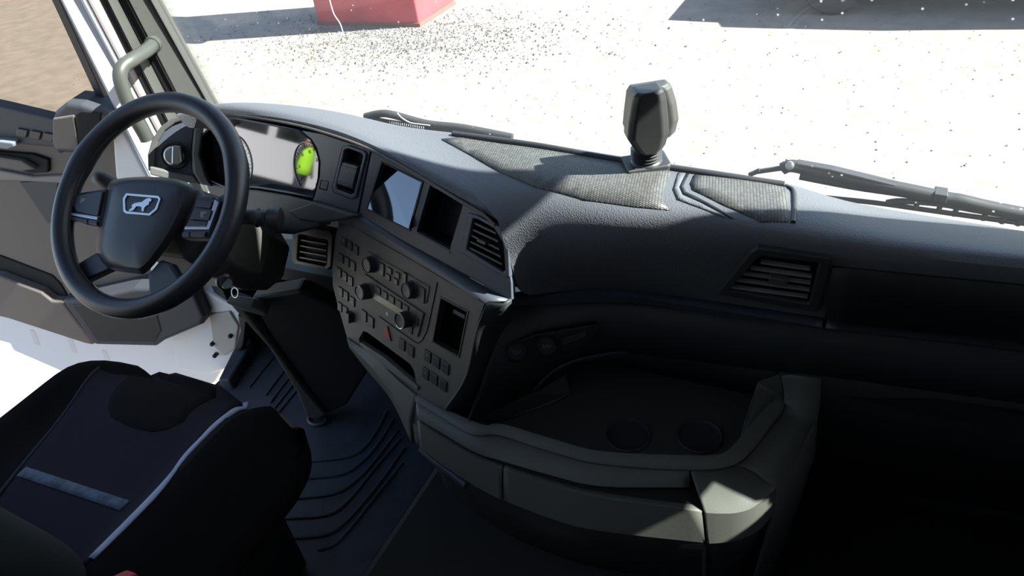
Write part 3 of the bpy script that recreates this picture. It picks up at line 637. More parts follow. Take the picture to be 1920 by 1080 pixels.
# ------------------------------------------------------------------ storage console with cup holders and drawer
dr = thing('storage_console', 'greenish grey storage console with two cup holders and a wide drawer', 'storage console', P(1000, 1000, Z=.2))
A = [(779, 742), (832, 770), (905, 801), (942, 800), (1040, 829), (1128, 851), (1287, 859), (1352, 856), (1384, 832), (1424, 784), (1464, 740), (1461, 699)]
Bq = [(780, 754), (828, 784), (885, 817), (935, 818), (1040, 851), (1128, 872), (1292, 883), (1372, 874), (1408, 848), (1440, 806), (1470, 762), (1464, 700)]
rA = [P(*p, Z=.455) for p in A]; rB = [P(*p, Z=.452) for p in Bq]
loft('tray_rim', [[p-Vector((0, 0, .05)) for p in rA], rA, rB], DRW, dr, k=5, solid=.005, sharp=50)
C = [(781, 783), (830, 813), (890, 848), (940, 864), (1040, 893), (1128, 912), (1293, 914)]
D = [(783, 790), (830, 822), (890, 857), (940, 880), (1040, 912), (1128, 934), (1316, 960)]
E2 = [(786, 838), (832, 873), (890, 911), (940, 938), (1040, 975), (1128, 996), (1322, 1018)]
rC = [P(*p, Z=.424) for p in C]; rD = [P(*p, Z=.414) for p in D]; rE = [P(*p, Z=.350) for p in E2]
loft('rim_front', [rB[:7], rC, [p+Vector((-.004, .02, 0)) for p in rC]], DRW, dr, k=5, solid=.005, sharp=40)
inn = [p+Vector((-.01, .055, -.002)) for p in rC]; inn2 = [p+Vector((-.01, .05, 0)) for p in rD]
loft('drawer_slot', [[p+Vector((-.004, .02, 0)) for p in rC], inn, inn2, [p+Vector((-.002, .012, 0)) for p in rD]], HOLE, dr, k=4, solid=.003)
def split(rows_, i0, i1): return [r_[i0:i1] for r_ in rows_]
dR = [[p+Vector((-.002, .012, 0)) for p in rD], rD, rE, [p+Vector((-.002, .02, -.003)) for p in rE]]
mid = 4
dwr = loft('drawer_front', split(dR, 0, mid), DRW, dr, k=5, solid=.006, sharp=40)
g = Vector((.004, .001, 0)); r4 = [[r_[mid-1]+g]+r_[mid:] for r_ in dR]
loft('drawer_front', r4, DRW, dr, k=5, solid=.006, sharp=40)
# right corner block that catches the sun
k0 = [rB[6]+Vector((.003, 0, 0)), P(1335, 878, Z=.451), P(1378, 871, Z=.448), P(1420, 890, Z=.437), P(1457, 909, Z=.428)]
k1 = [rD[6]+Vector((.004, .0, 0)), P(1350, 963, Z=.413), P(1385, 961, Z=.413), P(1416, 949, Z=.415), P(1456, 914, Z=.424)]
k2 = [rE[6]+Vector((.004, 0, 0)), P(1352, 1018, Z=.350), P(1386, 1012, Z=.350), P(1422, 995, Z=.352), P(1450, 966, Z=.36)]
loft('corner_block', [k0, k1, k2, [p+Vector((-.004, .02, -.004)) for p in k2]], DRW, dr, k=4, solid=.005, sharp=24)
fl0 = [k0[4], P(1500, 850, Z=.425), P(1532, 792, Z=.425)]; fl1 = [k2[4], P(1497, 912, Z=.34), P(1530, 850, Z=.33)]
loft('corner_flank', [fl0, fl1, [Vector((p.x-.03, p.y+.02, 0)) for p in fl1]], DRW, dr, k=4, solid=.005, sharp=40)
rk = [k0[2], P(1408, 848, Z=.452), P(1440, 806, Z=.452), P(1470, 762, Z=.452), P(1464, 700, Z=.515)]
rk2 = [k0[3], k0[4], P(1500, 850, Z=.425), P(1532, 792, Z=.425), P(1540, 707, Z=.515)]
loft('side_cover', [rk, [a.lerp(b_, .5)+Vector((0, 0, .004)) for a, b_ in zip(rk, rk2)], rk2], DRW, dr, k=4, solid=.005)
# lower body below the drawer
lo0 = rE + k2[1:5]; lo0 = [p+Vector((-.001, .012, -.004)) for p in lo0]; lo1 = [p+Vector((-.02, .05, -.16)) for p in lo0]; lo2 = [Vector((p.x-.04, p.y+.09, .0)) for p in lo0]
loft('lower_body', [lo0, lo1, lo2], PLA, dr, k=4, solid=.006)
pslab('flap_edge', PL(lo0[6], Vector((1, .1, 0)), Vector((0, -.3, 1))), [(1110, 1012), (1318, 1023), (1323, 1027), (1323, 1200), (1317, 1200), (1316, 1031), (1110, 1018)], DRW, dr, h=.004, thick=.004, bevel=.0008)
tube('pull_handle', [P(790, 842, Z=.33), P(820, 868, Z=.33), P(850, 890, Z=.33), P(875, 910, Z=.33)], .008, POD, dr, k=4)
# tray floor with cup holes
shp = PL(P(1150, 790, Z=.405), (1, 0, 0), (0, 1, 0))
def circ(pl, c, rad, n_=28, h=0): u, v = pl.co(c); return [pl.uv(u+rad*math.cos(2*math.pi*i/n_), v+rad*math.sin(2*math.pi*i/n_), h) for i in range(n_)]
cups = [P(1178, 818, Z=.405), P(1312, 820, Z=.405)]
fl = [p-Vector((0, 0, .05)) for p in rA[1:10]]
fl = [Vector((p.x, p.y, .405)) for p in fl] + [Vector((.56, .31, .405)), Vector((-.05, .31, .405))]
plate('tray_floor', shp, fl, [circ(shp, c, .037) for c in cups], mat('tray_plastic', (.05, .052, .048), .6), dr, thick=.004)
for c in cups:
    ch = lathe('cup_holder', c, (0, 0, 1), [(.037, .0), (.0405, .001), (.0415, .004), (.039, .006), (.0365, .003), (.033, -.075), (0, -.075)], PLA, dr, sides=36, sharp=60)
bw0 = [P(1000, 740, Z=.46), P(1060, 690, Z=.51), P(1185, 666, Z=.52), P(1307, 680, Z=.52), P(1462, 700, Z=.52)]
bw1 = [Vector((p.x, .29, .405)) for p in bw0]
bwm = [Vector((a.x, a.y*.4+b_.y*.6+.0, (a.z+b_.z)/2)) for a, b_ in zip(bw0, bw1)]
loft('tray_back', [[p+Vector((0, .004, .004)) for p in bw0], bwm, bw1], PLA, dr, k=4, solid=.005)
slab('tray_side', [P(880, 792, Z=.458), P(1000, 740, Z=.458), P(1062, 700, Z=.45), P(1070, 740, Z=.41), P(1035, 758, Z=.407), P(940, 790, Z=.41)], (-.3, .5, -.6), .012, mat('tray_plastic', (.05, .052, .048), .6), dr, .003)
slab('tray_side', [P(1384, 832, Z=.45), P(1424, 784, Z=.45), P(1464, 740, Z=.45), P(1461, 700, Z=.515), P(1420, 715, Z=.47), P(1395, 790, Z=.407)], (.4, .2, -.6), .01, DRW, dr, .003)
# ------------------------------------------------------------------ engine tunnel and floor mat
TZ = .10
_t0 = P(905, 852, Z=TZ); _t1 = P(630, 1037, Z=TZ); tx = (_t0.x+_t1.x)/2
pr = [(tx-.05, 0), (tx-.03, .05), (tx-.008, TZ-.012), (tx+.01, TZ), (.40, TZ), (.44, TZ-.02), (.46, 0)]
tun = slab('engine_tunnel', [Vector((x, -1.2, z)) for x, z in pr], (0, 1, 0), 1.55, mat('tunnel_vinyl', (.028, .028, .028), .7, bump=.3, bscale=600), None, .006, 3)
tag(tun, 'low dark engine tunnel cover between the footwells', 'tunnel cover')
fm = thing('floor_mat', 'ribbed dark rubber floor mat in the driver footwell', 'floor mat', (-.7, .1, 0))
slab('mat_sheet', [Vector((x, y, .010)) for x, y in ((-1.06, -.62), (tx-.055, -.62), (tx-.055, .46), (-1.06, .46))], (0, 0, -1), .0095, RUB, fm, .003)
def c6(x, y): return P(400+.4074*x, 640+.4074*y, Z=.011)
ribs = [[(250, 570), (450, 552), (620, 532), (700, 485), (760, 400), (800, 320)], [(240, 650), (450, 630), (600, 610), (690, 550), (760, 470), (830, 360)], [(235, 738), (400, 722), (570, 697), (680, 620), (760, 530), (850, 410)],
        [(170, 825), (350, 815), (530, 798), (630, 725), (740, 590), (860, 450)], [(330, 908), (500, 895), (590, 850), (690, 745), (790, 620), (880, 490)], [(480, 960), (560, 935), (640, 850), (720, 750), (800, 650), (870, 560)],
        [(165, 215), (215, 150), (290, 55), (330, 0)], [(240, 250), (300, 170), (370, 80)], [(262, 285), (320, 205), (390, 120)], [(280, 310), (340, 235), (400, 160)], [(295, 335), (355, 260), (415, 190)]]
for rb_ in ribs: tube('rib', [c6(*p) for p in rb_], .0045, RUB, fm, k=5, sides=8, flat=.9)
slab('kerb', [P(x, y, Z=.05) for x, y in ((455, 600), (475, 640), (430, 712), (408, 712), (438, 652))], (0, 0, -1), .045, RUB, fm, .008, 3)
# ------------------------------------------------------------------ steering wheel
tl, yw = R(41), R(6)
rz = Matrix.Rotation(yw, 3, 'Z'); WC = Vector((-.6, 0, .85))
wn, wu, wr = rz @ Vector((0, -math.sin(tl), math.cos(tl))), rz @ Vector((0, math.cos(tl), math.sin(tl))), rz @ Vector((1, 0, 0))
WP = PL(WC, wr, wu)
sw = thing('steering_wheel', 'black leather four spoke steering wheel with silver lion badge', 'steering wheel', WC)
RM, rm_ = .2055, .0205
V = []; F = []; NA, NB = 96, 16
for i in range(NA):
    a = 2*math.pi*i/NA; e = wr*math.cos(a)+wu*math.sin(a)
    gr = 1 + .10*math.exp(-((a-2.75)/.16)**2) + .10*math.exp(-((a-.39)/.16)**2)
    for j in range(NB):
        b_ = 2*math.pi*j/NB; V.append(WC + e*(RM+rm_*.95*gr*math.cos(b_)) + wn*(rm_*1.05*gr*math.sin(b_)))
for i in range(NA):
    for j in range(NB): F.append((i*NB+j, ((i+1) % NA)*NB+j, ((i+1) % NA)*NB+(j+1) % NB, i*NB+(j+1) % NB))
rim = mk('rim', V, F, LEATH, sw, smooth=True)
st_ = [WC + (wr*math.cos(a)+wu*math.sin(a))*(RM-.0197) + wn*.002 for a in [R(130+ (245-130)*i/30) for i in range(31)]]
tube('stitching', st_, .0012, mat('thread', (.05, .045, .045), .8), rim, k=1, sides=5)
base = [(212, 338), (250, 332), (300, 332), (345, 340), (370, 362), (341, 421), (300, 482), (274, 511), (255, 513), (202, 503), (181, 474), (183, 436), (193, 392), (201, 352)]
frnt = [(222, 343), (252, 338), (298, 338), (334, 345), (348, 360), (324, 421), (287, 478), (266, 500), (252, 502), (211, 494), (192, 470), (193, 438), (202, 395), (210, 356)]
b0 = cr(WP.poly(base, -.045), 3, True); b1 = cr(WP.poly(base, -.012), 3, True); f1 = cr(WP.poly(frnt, .004), 3, True); cen = sum(f1, Vector())/len(f1)
f2 = [p.lerp(cen, .12)+wn*.004 for p in f1]; f3 = [p.lerp(cen, .55)+wn*.006 for p in f1]
rws = [b0, b1, f1, f2, f3]; N_ = len(b0); V = [p for r_ in rws for p in r_] + [cen+wn*.0065]; F = []
for a in range(4):
    for i in range(N_): F.append((a*N_+i, a*N_+(i+1) % N_, (a+1)*N_+(i+1) % N_, (a+1)*N_+i))
for i in range(N_): F.append((4*N_+i, 4*N_+(i+1) % N_, 5*N_))
F.append(tuple(range(N_)))
hub = mk('airbag_hub', V, F, HUB, sw, smooth=True, sharp=40)
HH = .0120
shd = [(230, 372), (236, 362), (297, 367), (301, 372), (294, 393), (281, 404), (236, 400), (231, 396)]
shi = [(234, 374), (239, 366), (295, 371), (297, 374), (290, 391), (279, 400), (238, 396), (235, 393)]
bd = frame('badge_frame', WP.poly(shd, HH), WP.poly(shi, HH), -wn, .004, CHR, hub, .0005); bd['label'] = 'silver shield shaped badge frame'
slab('badge_field', WP.poly(shi, HH-.002), -wn, .003, BLK, hub, 0)
lion = [(397, 574), (412, 562), (409, 552), (420, 543), (440, 539), (456, 537), (468, 527), (478, 521), (490, 518), (501, 524), (498, 533), (489, 537), (489, 548), (478, 553), (470, 560), (464, 572), (466, 579), (455, 579), (455, 560), (444, 556), (430, 557), (424, 566), (414, 576), (398, 579)]
ln = slab('badge_lion', WP.poly([(80+.4074*x, 160+.4074*y) for x, y in lion], HH), -wn, .003, CHR, hub, 0); ln['label'] = 'silver walking lion emblem'
# button pods
lp = pslab('left_button_pod', WP, [(127, 398), (134, 376), (148, 360), (200, 352), (196, 392), (188, 426), (160, 421), (127, 410)], HUB, sw, h=-.004, thick=.03, bevel=.006, seg=3)
pslab('button', WP, [(141, 366), (192, 358), (188, 380), (183, 404), (143, 396), (136, 384)], BTN, lp, h=.001, thick=.006)
pslab('silver_bar', WP, [(129, 398), (183, 406), (182, 412), (129, 403)], mat('satin_silver', (.42, .43, .46), .35, metal=.7), lp, h=.001, thick=.005)
pslab('button', WP, [(130, 405), (163, 411), (163, 419), (131, 412)], BTN, lp, h=.001, thick=.006); pslab('button', WP, [(165, 412), (182, 414), (181, 422), (165, 419)], BTN, lp, h=.001, thick=.006)
pslab('symbol', WP, [(152, 372), (160, 371), (159, 377), (155, 377), (154, 380), (150, 380)], GTX, lp, h=.0014, thick=.0006, bevel=0)
rp = pslab('right_button_pod', WP, [(366, 366), (400, 366), (412, 378), (408, 400), (393, 446), (338, 446), (345, 424), (357, 396)], HUB, sw, h=-.006, thick=.03, bevel=.006, seg=3)
pslab('silver_bar', WP, [(402, 374), (410, 380), (392, 430), (345, 430), (346, 424), (387, 424)], MATS['satin_silver'], rp, h=-.002, thick=.006)
pslab('button', WP, [(368, 374), (398, 378), (394, 390), (364, 387)], BTN, rp, h=-.001, thick=.006)
pslab('button', WP, [(364, 390), (397, 394), (391, 413), (355, 410)], BTN, rp, h=.0005, thick=.006)
pslab('symbol', WP, [(376, 396), (388, 397), (387, 401), (382, 401), (381, 404), (384, 408), (375, 407)], GTX, rp, h=.001, thick=.0006, bevel=0)
pslab('button', WP, [(354, 413), (390, 416), (386, 424), (348, 423)], BTN, rp, h=-.001, thick=.006)
pslab('button', WP, [(342, 434), (355, 434), (354, 443), (340, 443)], BTN, rp, h=-.001, thick=.006); pslab('button', WP, [(357, 434), (386, 434), (383, 443), (356, 443)], BTN, rp, h=-.001, thick=.006)
pslab('lower_spoke', WP, [(134, 500), (180, 472), (192, 480), (206, 503), (150, 530), (138, 520)], HUB, sw, h=-.010, thick=.022, bevel=.005, seg=3)
pslab('lower_spoke', WP, [(276, 514), (300, 486), (318, 492), (340, 528), (300, 560), (278, 552)], HUB, sw, h=-.010, thick=.022, bevel=.005, seg=3)
pslab('upper_spoke', WP, [(106, 400), (134, 372), (140, 400), (134, 412), (108, 424)], HUB, sw, h=-.010, thick=.018, bevel=.005, seg=3)
pslab('upper_spoke', WP, [(400, 372), (440, 352), (438, 396), (394, 440), (392, 420)], HUB, sw, h=-.014, thick=.018, bevel=.005, seg=3)
# ------------------------------------------------------------------ steering column
cx_ = wr; cdv = -wn; cy_ = wu
scol = thing('steering_column', 'black steering column shroud with ignition lock behind the wheel', 'steering column', WC + cdv*.3)
def sec(t, hw, up, dn, k_=.035):
    c = WC + cdv*t; return [c + cx_*x + cy_*y for x, y in ((-hw+k_, -dn), (hw-k_, -dn), (hw, -dn+k_), (hw, up-k_), (hw-k_, up), (-hw+k_, up), (-hw, up-k_), (-hw, -dn+k_))]
rws = [sec(.055, .05, .04, .05, .02), sec(.07, .085, .055, .085), sec(.16, .095, .06, .105), sec(.25, .095, .05, .11), sec(.36, .07, .05, .09)]
V = [p for r_ in rws for p in r_]; F = [tuple(range(8)), tuple(32+i for i in range(8))]
for a in range(4):
    for i in range(8): F.append((a*8+i, a*8+(i+1) % 8, (a+1)*8+(i+1) % 8, (a+1)*8+i))
mk('shroud', V, F, mat('column_plastic', (.07, .066, .06), .5), scol, bevel=.006, seg=3)
_s = WC + cdv*.085 + cx_*.07 - cy_*.0
e1 = P(462, 407, Y=.06); e2 = P(522, 411, Y=.085)
stk = tube('stalk', [_s, e1, e1.lerp(e2, .5), e2], lambda t: .013+.004*t, PLA, scol, k=5, sides=14, up=(0, 0, 1))
dv_ = (e2-e1).normalized(); lathe('stalk_cap', e2-dv_*.022, dv_, [(.017, 0), (.0225, .004), (.024, .018), (.022, .026), (.016, .029), (0, .029)], BTN, stk, sides=24)
lathe('stalk_ring', e1.lerp(e2, .35), dv_, [(.0175, -.003), (.0185, 0), (.0175, .003)], BTN, stk, sides=24)
l1 = WC + cdv*.09 - cx_*.075; stl = tube('stalk', [l1, P(205, 345, Y=.05), P(188, 335, Y=.055)], .017, PLA, scol, k=4, sides=14)
il = P(432, 528, X=-.515); lathe('ignition_lock', il+Vector((-.02, .0, 0)), (1, -.5, .2), [(.017, 0), (.017, .016), (.012, .019), (.012, .024), (0, .024)], BTN, scol, sides=24)
kb_ = il + Vector((.004, -.012, .004))
kf = lathe('key_bow', kb_, Vector((.3, -.5, .8)), [(.011, -.002), (.012, 0), (.011, .002)], CHR, scol, sides=18)
kr = kb_ + Vector((.018, -.004, -.016)); tube('key_ring', [kr + Vector((math.cos(a)*.009, math.sin(a)*.005, math.sin(a)*.009)) for a in [2*math.pi*i/16 for i in range(16)]], .0013, CHR, scol, k=1, sides=6, closed=True)
# pedestal that carries the column down to the floor
pf = P(596, 788, Z=.012); ptp = P(440, 572, Y=.16)
ppl = PL(pf, Vector((1, .3, 0)), ptp-pf)
ped = thing('column_pedestal', 'dark upright panel below the steering column reaching the floor mat', 'pedestal', pf)
pslab('body', ppl, [(470, 560), (560, 545), (650, 590), (700, 680), (650, 760), (608, 780), (575, 735), (520, 655)], BLK, ped, h=-.005, thick=.05, bevel=.008)
pslab('edge_strip', ppl, [(428, 570), (458, 580), (520, 660), (575, 735), (612, 778), (596, 790), (574, 782), (555, 735), (505, 655)], mat('column_plastic', (.07, .066, .06), .5), ped, h=.006, thick=.05, bevel=.008, seg=3)  # paler strip stands for light caught along the left edge
pslab('top_plate', ppl, [(422, 568), (470, 574), (500, 588), (495, 594), (455, 583)], GRYD, ped, h=.03, thick=.03, bevel=.004)
tube('foot_ring', [pf+Vector((.028*math.cos(a), .02*math.sin(a), .004)) for a in [2*math.pi*i/20 for i in range(20)]], .005, GRYD, ped, k=1, sides=8, closed=True)
# ------------------------------------------------------------------ driver seat
SX, SW, SF, SB = -.575, .290, -.085, -.66
def seatz(x, y):
    y = min(y, SF); s_ = min(1.05, abs(x-SX)/SW); z = .505 + .036*math.exp(-((s_-.80)/.13)**2)
    if s_ > .84: z -= .10*((s_-.84)/.16)**2
    if y > -.23: z -= .085*((y+.23)/.145)**2.2
    return z + .012*math.exp(-((y+.2)/.1)**2)*(1-min(1, s_))
seat = thing('truck_seat', 'black fabric driver seat with navy centre and pale side stripe', 'seat', (SX, -.4, 0))
NU, NV = 30, 26; V = []; F = []
for j in range(NV+1):
    y = SB + (SF-SB)*j/NV; fr_ = max(0, (y+.20)/.115); hw = SW*(1-.16*fr_**2.5)
    for i in range(NU+1):
        s_ = -1+2*i/NU; V.append(Vector((SX+s_*hw, y, seatz(SX+s_*SW, y))))
for j in range(NV):
    for i in range(NU): a = j*(NU+1)+i; F.append((a, a+1, a+NU+2, a+NU+1))
bd_ = [i for i in range(NU+1)] + [(j+1)*(NU+1)-1 for j in range(1, NV+1)] + [NV*(NU+1)+i for i in range(NU-1, -1, -1)] + [j*(NU+1) for j in range(NV-1, 0, -1)]
prev = bd_; ctr = Vector((SX, -.37, 0))
for (z_, gsc) in ((.40, 1.035), (.33, 1.02), (.30, .96)):
    nb = []
    for bi in bd_:
        p = V[bi]; q = ctr + (Vector((p.x, p.y, 0))-ctr)*gsc; V.append(Vector((q.x, q.y, z_))); nb.append(len(V)-1)
    for i in range(len(bd_)):
        j = (i+1) % len(bd_); F.append((prev[i], prev[j], nb[j], nb[i]))
    prev = nb
F.append(tuple(prev))
mk('cushion', V, F, FABK, seat, smooth=True)
def sxy(x, y):
    z = .51
    for _ in range(6):
        p = P(x, y, Z=z); z = seatz(p.x, p.y)
    return p
def overlay(name, px, material, lift=.0022):
    bm = bmesh.new(); vs_ = [bm.verts.new((p.x, p.y, 0)) for p in [sxy(*q) for q in px]]; f = bm.faces.new(vs_)
    bmesh.ops.triangulate(bm, faces=[f])
    for _ in range(5):
        es = [e for e in bm.edges if e.calc_length() > .03]
        if not es: break
        bmesh.ops.subdivide_edges(bm, edges=es, cuts=1); bmesh.ops.triangulate(bm, faces=bm.faces[:])
    bm.verts.index_update(); V_ = [Vector((v.co.x, v.co.y, seatz(v.co.x, v.co.y)+lift)) for v in bm.verts]; F_2 = [tuple(v.index for v in f.verts) for f in bm.faces]; bm.free()
    return mkface(name, V_, F_2, material, seat, smooth=True, solid=.004)
def ribbon(name, px, wpx, material, lift=.0035):
    c = cr([sxy(*q) for q in px], 6); V_ = []; F_2 = []
    for i, p in enumerate(c):
        t = (c[min(i+1, len(c)-1)]-c[max(i-1, 0)]).normalized(); s_ = Vector((-t.y, t.x, 0))*wpx
        for q in (p-s_, p, p+s_): V_.append(Vector((q.x, q.y, seatz(q.x, q.y)+lift)))
    for i in range(len(c)-1):
        for k_ in (0, 1): a = i*3+k_; F_2.append((a, a+1, a+4, a+3))
    return mkface(name, V_, F_2, material, seat, smooth=True, solid=.004)
overlay('centre_panel', [(52, 865), (130, 768), (196, 690), (240, 692), (330, 700), (416, 726), (456, 758), (425, 786), (347, 860), (300, 920), (235, 985), (160, 1060), (60, 1075), (-60, 1020)], FABN)
overlay('front_pad', [(203, 768), (210, 745), (230, 718), (256, 701), (300, 699), (364, 712), (406, 729), (388, 755), (345, 792), (312, 808), (285, 812), (245, 802), (210, 785)], FABK, .0034)
rs = ribbon('side_stripe', [(172, 1048), (300, 918), (345, 860), (390, 812), (430, 778), (462, 756)], .0075, STRIPE); rs['label'] = 'pale blue woven stripe along the seat edge'
ribbon('cross_band', [(42, 886), (120, 912), (235, 950)], .0105, STRIPE2, .0045)
ribbon('seam', [(-20, 950), (50, 862), (125, 770), (196, 686)], .0022, SEAMM, .003)
box('suspension_base', (SX-.22, -.60, .012), (SX+.20, -.16, .30), BLK, seat, bevel=.02)
V = []; F = []
for (z_, yc, hw, hd) in ((.50, -.57, .25, .05), (.56, -.565, .275, .065), (.75, -.62, .27, .07), (1.0, -.68, .25, .065), (1.2, -.72, .2, .05), (1.26, -.735, .15, .03)):
    V.append([Vector((SX+hw*math.copysign(abs(math.cos(a))**.5, math.cos(a)), yc+hd*math.copysign(abs(math.sin(a))**.7, math.sin(a)), z_)) for a in [2*math.pi*i/24 for i in range(24)]])
n_ = 24; VV = [p for r_ in V for p in r_]
for a in range(len(V)-1):
    for i in range(n_): F.append((a*n_+i, a*n_+(i+1) % n_, (a+1)*n_+(i+1) % n_, (a+1)*n_+i))
F += [tuple(range(n_)), tuple((len(V)-1)*n_+i for i in range(n_))]
mk('backrest', VV, F, mat('seat_green_black', (.016, .018, .014), .9, bump=.3, bscale=700), seat, smooth=True, sharp=70)
bk = thing('seat_belt_buckle', 'red push button of the seat belt buckle at the bottom left', 'buckle', P(228, 1085, Z=.45))
slab('housing', [P(x, y, Z=.552) for x, y in ((205, 1086), (240, 1072), (262, 1078), (266, 1110), (215, 1120))], (0, 0, -1), .14, BLK, bk, .004)
slab('release_button', [P(x, y, Z=.560) for x, y in ((207, 1081), (238, 1067), (256, 1074), (230, 1092))], (0, 0, -1), .012, REDP, bk, .003)
# ------------------------------------------------------------------ driver door, swung open
PH = R(75); HG = Vector((-1.13, .42, 0)); dpl = PL(HG, Vector((math.sin(PH), math.cos(PH), 0)), (0, 0, 1))
door = thing('door_1', 'open driver door with brown grey card, deep pocket and white lower sheet', None, (HG.x, HG.y, -.2), kind='structure')
pslab('door_sheet', dpl, [(-160, 520), (0, 560), (143, 600), (330, 600), (400, 640), (420, 688), (400, 720), (300, 735), (135, 706), (24, 658), (17, 645), (-160, 600)], WHT, door, h=-.02, thick=.05, bevel=.01, seg=3)
for (x, y) in ((55, 622), (125, 636), (190, 660)): pslab('sheet_emboss', dpl, [(x, y-4), (x+9, y-2), (x+20, y+26), (x+10, y+24)], mat('sheet_shade', (.62, .62, .63), .4), door, h=-.0185, thick=.004, bevel=.001)
def q3(*pts): return [(x/3, y/3) for x, y in pts]
def q3b(*pts): return [(x/3, 300+y/3) for x, y in pts]
pslab('door_card', dpl, [(-160, 200), (0, 225), (97, 245), (205, 225), (275, 330), (330, 480), (372, 560), (350, 600), (150, 628), (0, 594), (-160, 560)], CARD, door, h=0, thick=.03, bevel=.006)
pslab('upper_trim', dpl, [(-160, 165), (0, 199), (97, 222), (200, 216), (215, 245), (110, 290), (97, 277), (0, 268), (-160, 250)], CARDD, door, h=.03, thick=.04, bevel=.008, seg=3)
for k_ in range(3):
    x = 32+k_*25; pslab('window_switch', dpl, [(x, 241+4*k_), (x+20, 245+4*k_), (x+16, 259+4*k_), (x-3, 255+4*k_)], BTN, door, h=.036, thick=.01, bevel=.002)
pslab('door_pull', dpl, [(-160, 262), (0, 265), (24, 268), (26, 276), (14, 281), (0, 279), (-160, 280)], mat('pull_grey', (.20, .22, .25), .35), door, h=.055, thick=.03, bevel=.004, seg=3)
pslab('arm_recess', dpl, [(-160, 270), (0, 285), (60, 290), (90, 300), (90, 324), (60, 326), (0, 312), (-160, 300)], HOLE, door, h=.012, thick=.014, bevel=.004)
pslab('arm_lever', dpl, [(-20, 292), (40, 302), (66, 318), (40, 322), (-20, 310)], CARD, door, h=.03, thick=.02, bevel=.005)
pslab('card_ridge', dpl, [(-160, 312), (0, 320), (62, 332), (100, 330), (130, 330), (120, 345), (34, 340), (-160, 335)], mat('door_card_light', (.24, .21, .19), .6), door, h=.012, thick=.02, bevel=.006, seg=3)
pslab('card_insert', dpl, [(36, 342), (110, 338), (100, 420), (88, 418)], CARDD, door, h=.004, thick=.01, bevel=.003)
pslab('pocket_shade', dpl, [(-160, 455), (0, 480), (97, 517), (113, 533), (130, 563), (97, 563), (77, 547), (0, 518), (-160, 490)], HOLE, door, h=.006, thick=.014, bevel=.003)  # black slab stands for the shade inside the pocket
pslab('pocket_lip', dpl, [(-160, 492), (0, 519), (77, 548), (97, 564), (116, 566), (176, 648), (160, 645), (0, 593), (-160, 560)], CARD, door, h=.035, thick=.04, bevel=.008, seg=3)
pslab('door_pocket', dpl, [(113, 563), (160, 560), (250, 540), (345, 540), (364, 552), (383, 595), (379, 610), (308, 640), (292, 651), (176, 648)], CARDD, door, h=.075, thick=.08, bevel=.014, seg=4)
pslab('pocket_panel', dpl, [(135, 572), (250, 565), (290, 575), (302, 620), (290, 642), (182, 640)], BLK, door, h=.078, thick=.006, bevel=.003)
sp = pslab('speaker_housing', dpl, [(95, 232), (101, 210), (122, 193), (150, 196), (205, 216), (205, 268), (150, 290), (102, 286), (95, 268)], CARDD, door, h=.075, thick=.09, bevel=.012, seg=4)
pslab('housing_face', dpl, [(98, 222), (138, 216), (144, 250), (148, 282), (104, 280), (98, 262)], CARD, sp, h=.079, thick=.008, bevel=.004)
pslab('housing_opening', dpl, [(142, 214), (152, 208), (188, 212), (190, 262), (152, 284), (146, 262)], HOLE, sp, h=.0785, thick=.008, bevel=.003)
# window frame and glass of the door
def du(x, y): return dpl.co(dpl.at(x, y))
ub, zb = du(203, 216); ut, zt = du(104, 0); sl_ = (ut-ub)/(zt-zb); ztop = 1.62
utop = ub + sl_*(ztop-zb)
gp = [(-.98, .88), (du(0, 197)), (du(97, 222)), (ub, zb), (utop, ztop), (-.95, ztop)]
slab('door_window', [dpl.uv(u, v, .0) for u, v in gp], -dpl.n, .004, DGL, door, 0)
go = [(-1.04, .84), (du(0, 201)[0], du(0, 201)[1]), (du(97, 227)[0], du(97, 227)[1]), (ub+.022, zb-.01), (utop+.022, ztop+.05), (-1.0, ztop+.05)]
frame('window_frame', [dpl.uv(u, v, .012) for u, v in go], [dpl.uv(u, v, .012) for u, v in gp], -dpl.n, .03, SEAL, door, .003)
# grab handle on the pillar
gh = thing('grab_handle', 'grey green tubular grab handle on the windscreen pillar', 'grab handle', P(283, 80, X=-1.0))
gpts = [P(286, 84, X=-1.02), P(274, 95, X=-1.0), P(248, 112, X=-.985), P(230, 126, X=-.985), P(225, 145, X=-.985), P(234, 178, X=-.985), P(250, 215, X=-.985), P(270, 250, X=-.985), P(276, 262, X=-.985)]
tube('grip', gpts, .0165, mat('handle_grey', (.055, .058, .05), .38), gh, k=6, sides=16)
lathe('end_mount', gpts[0], (gpts[0]-gpts[1]).normalized(), [(.019, -.004), (.021, .004), (.019, .014), (0, .014)], MATS['handle_grey'], gh, sides=18)
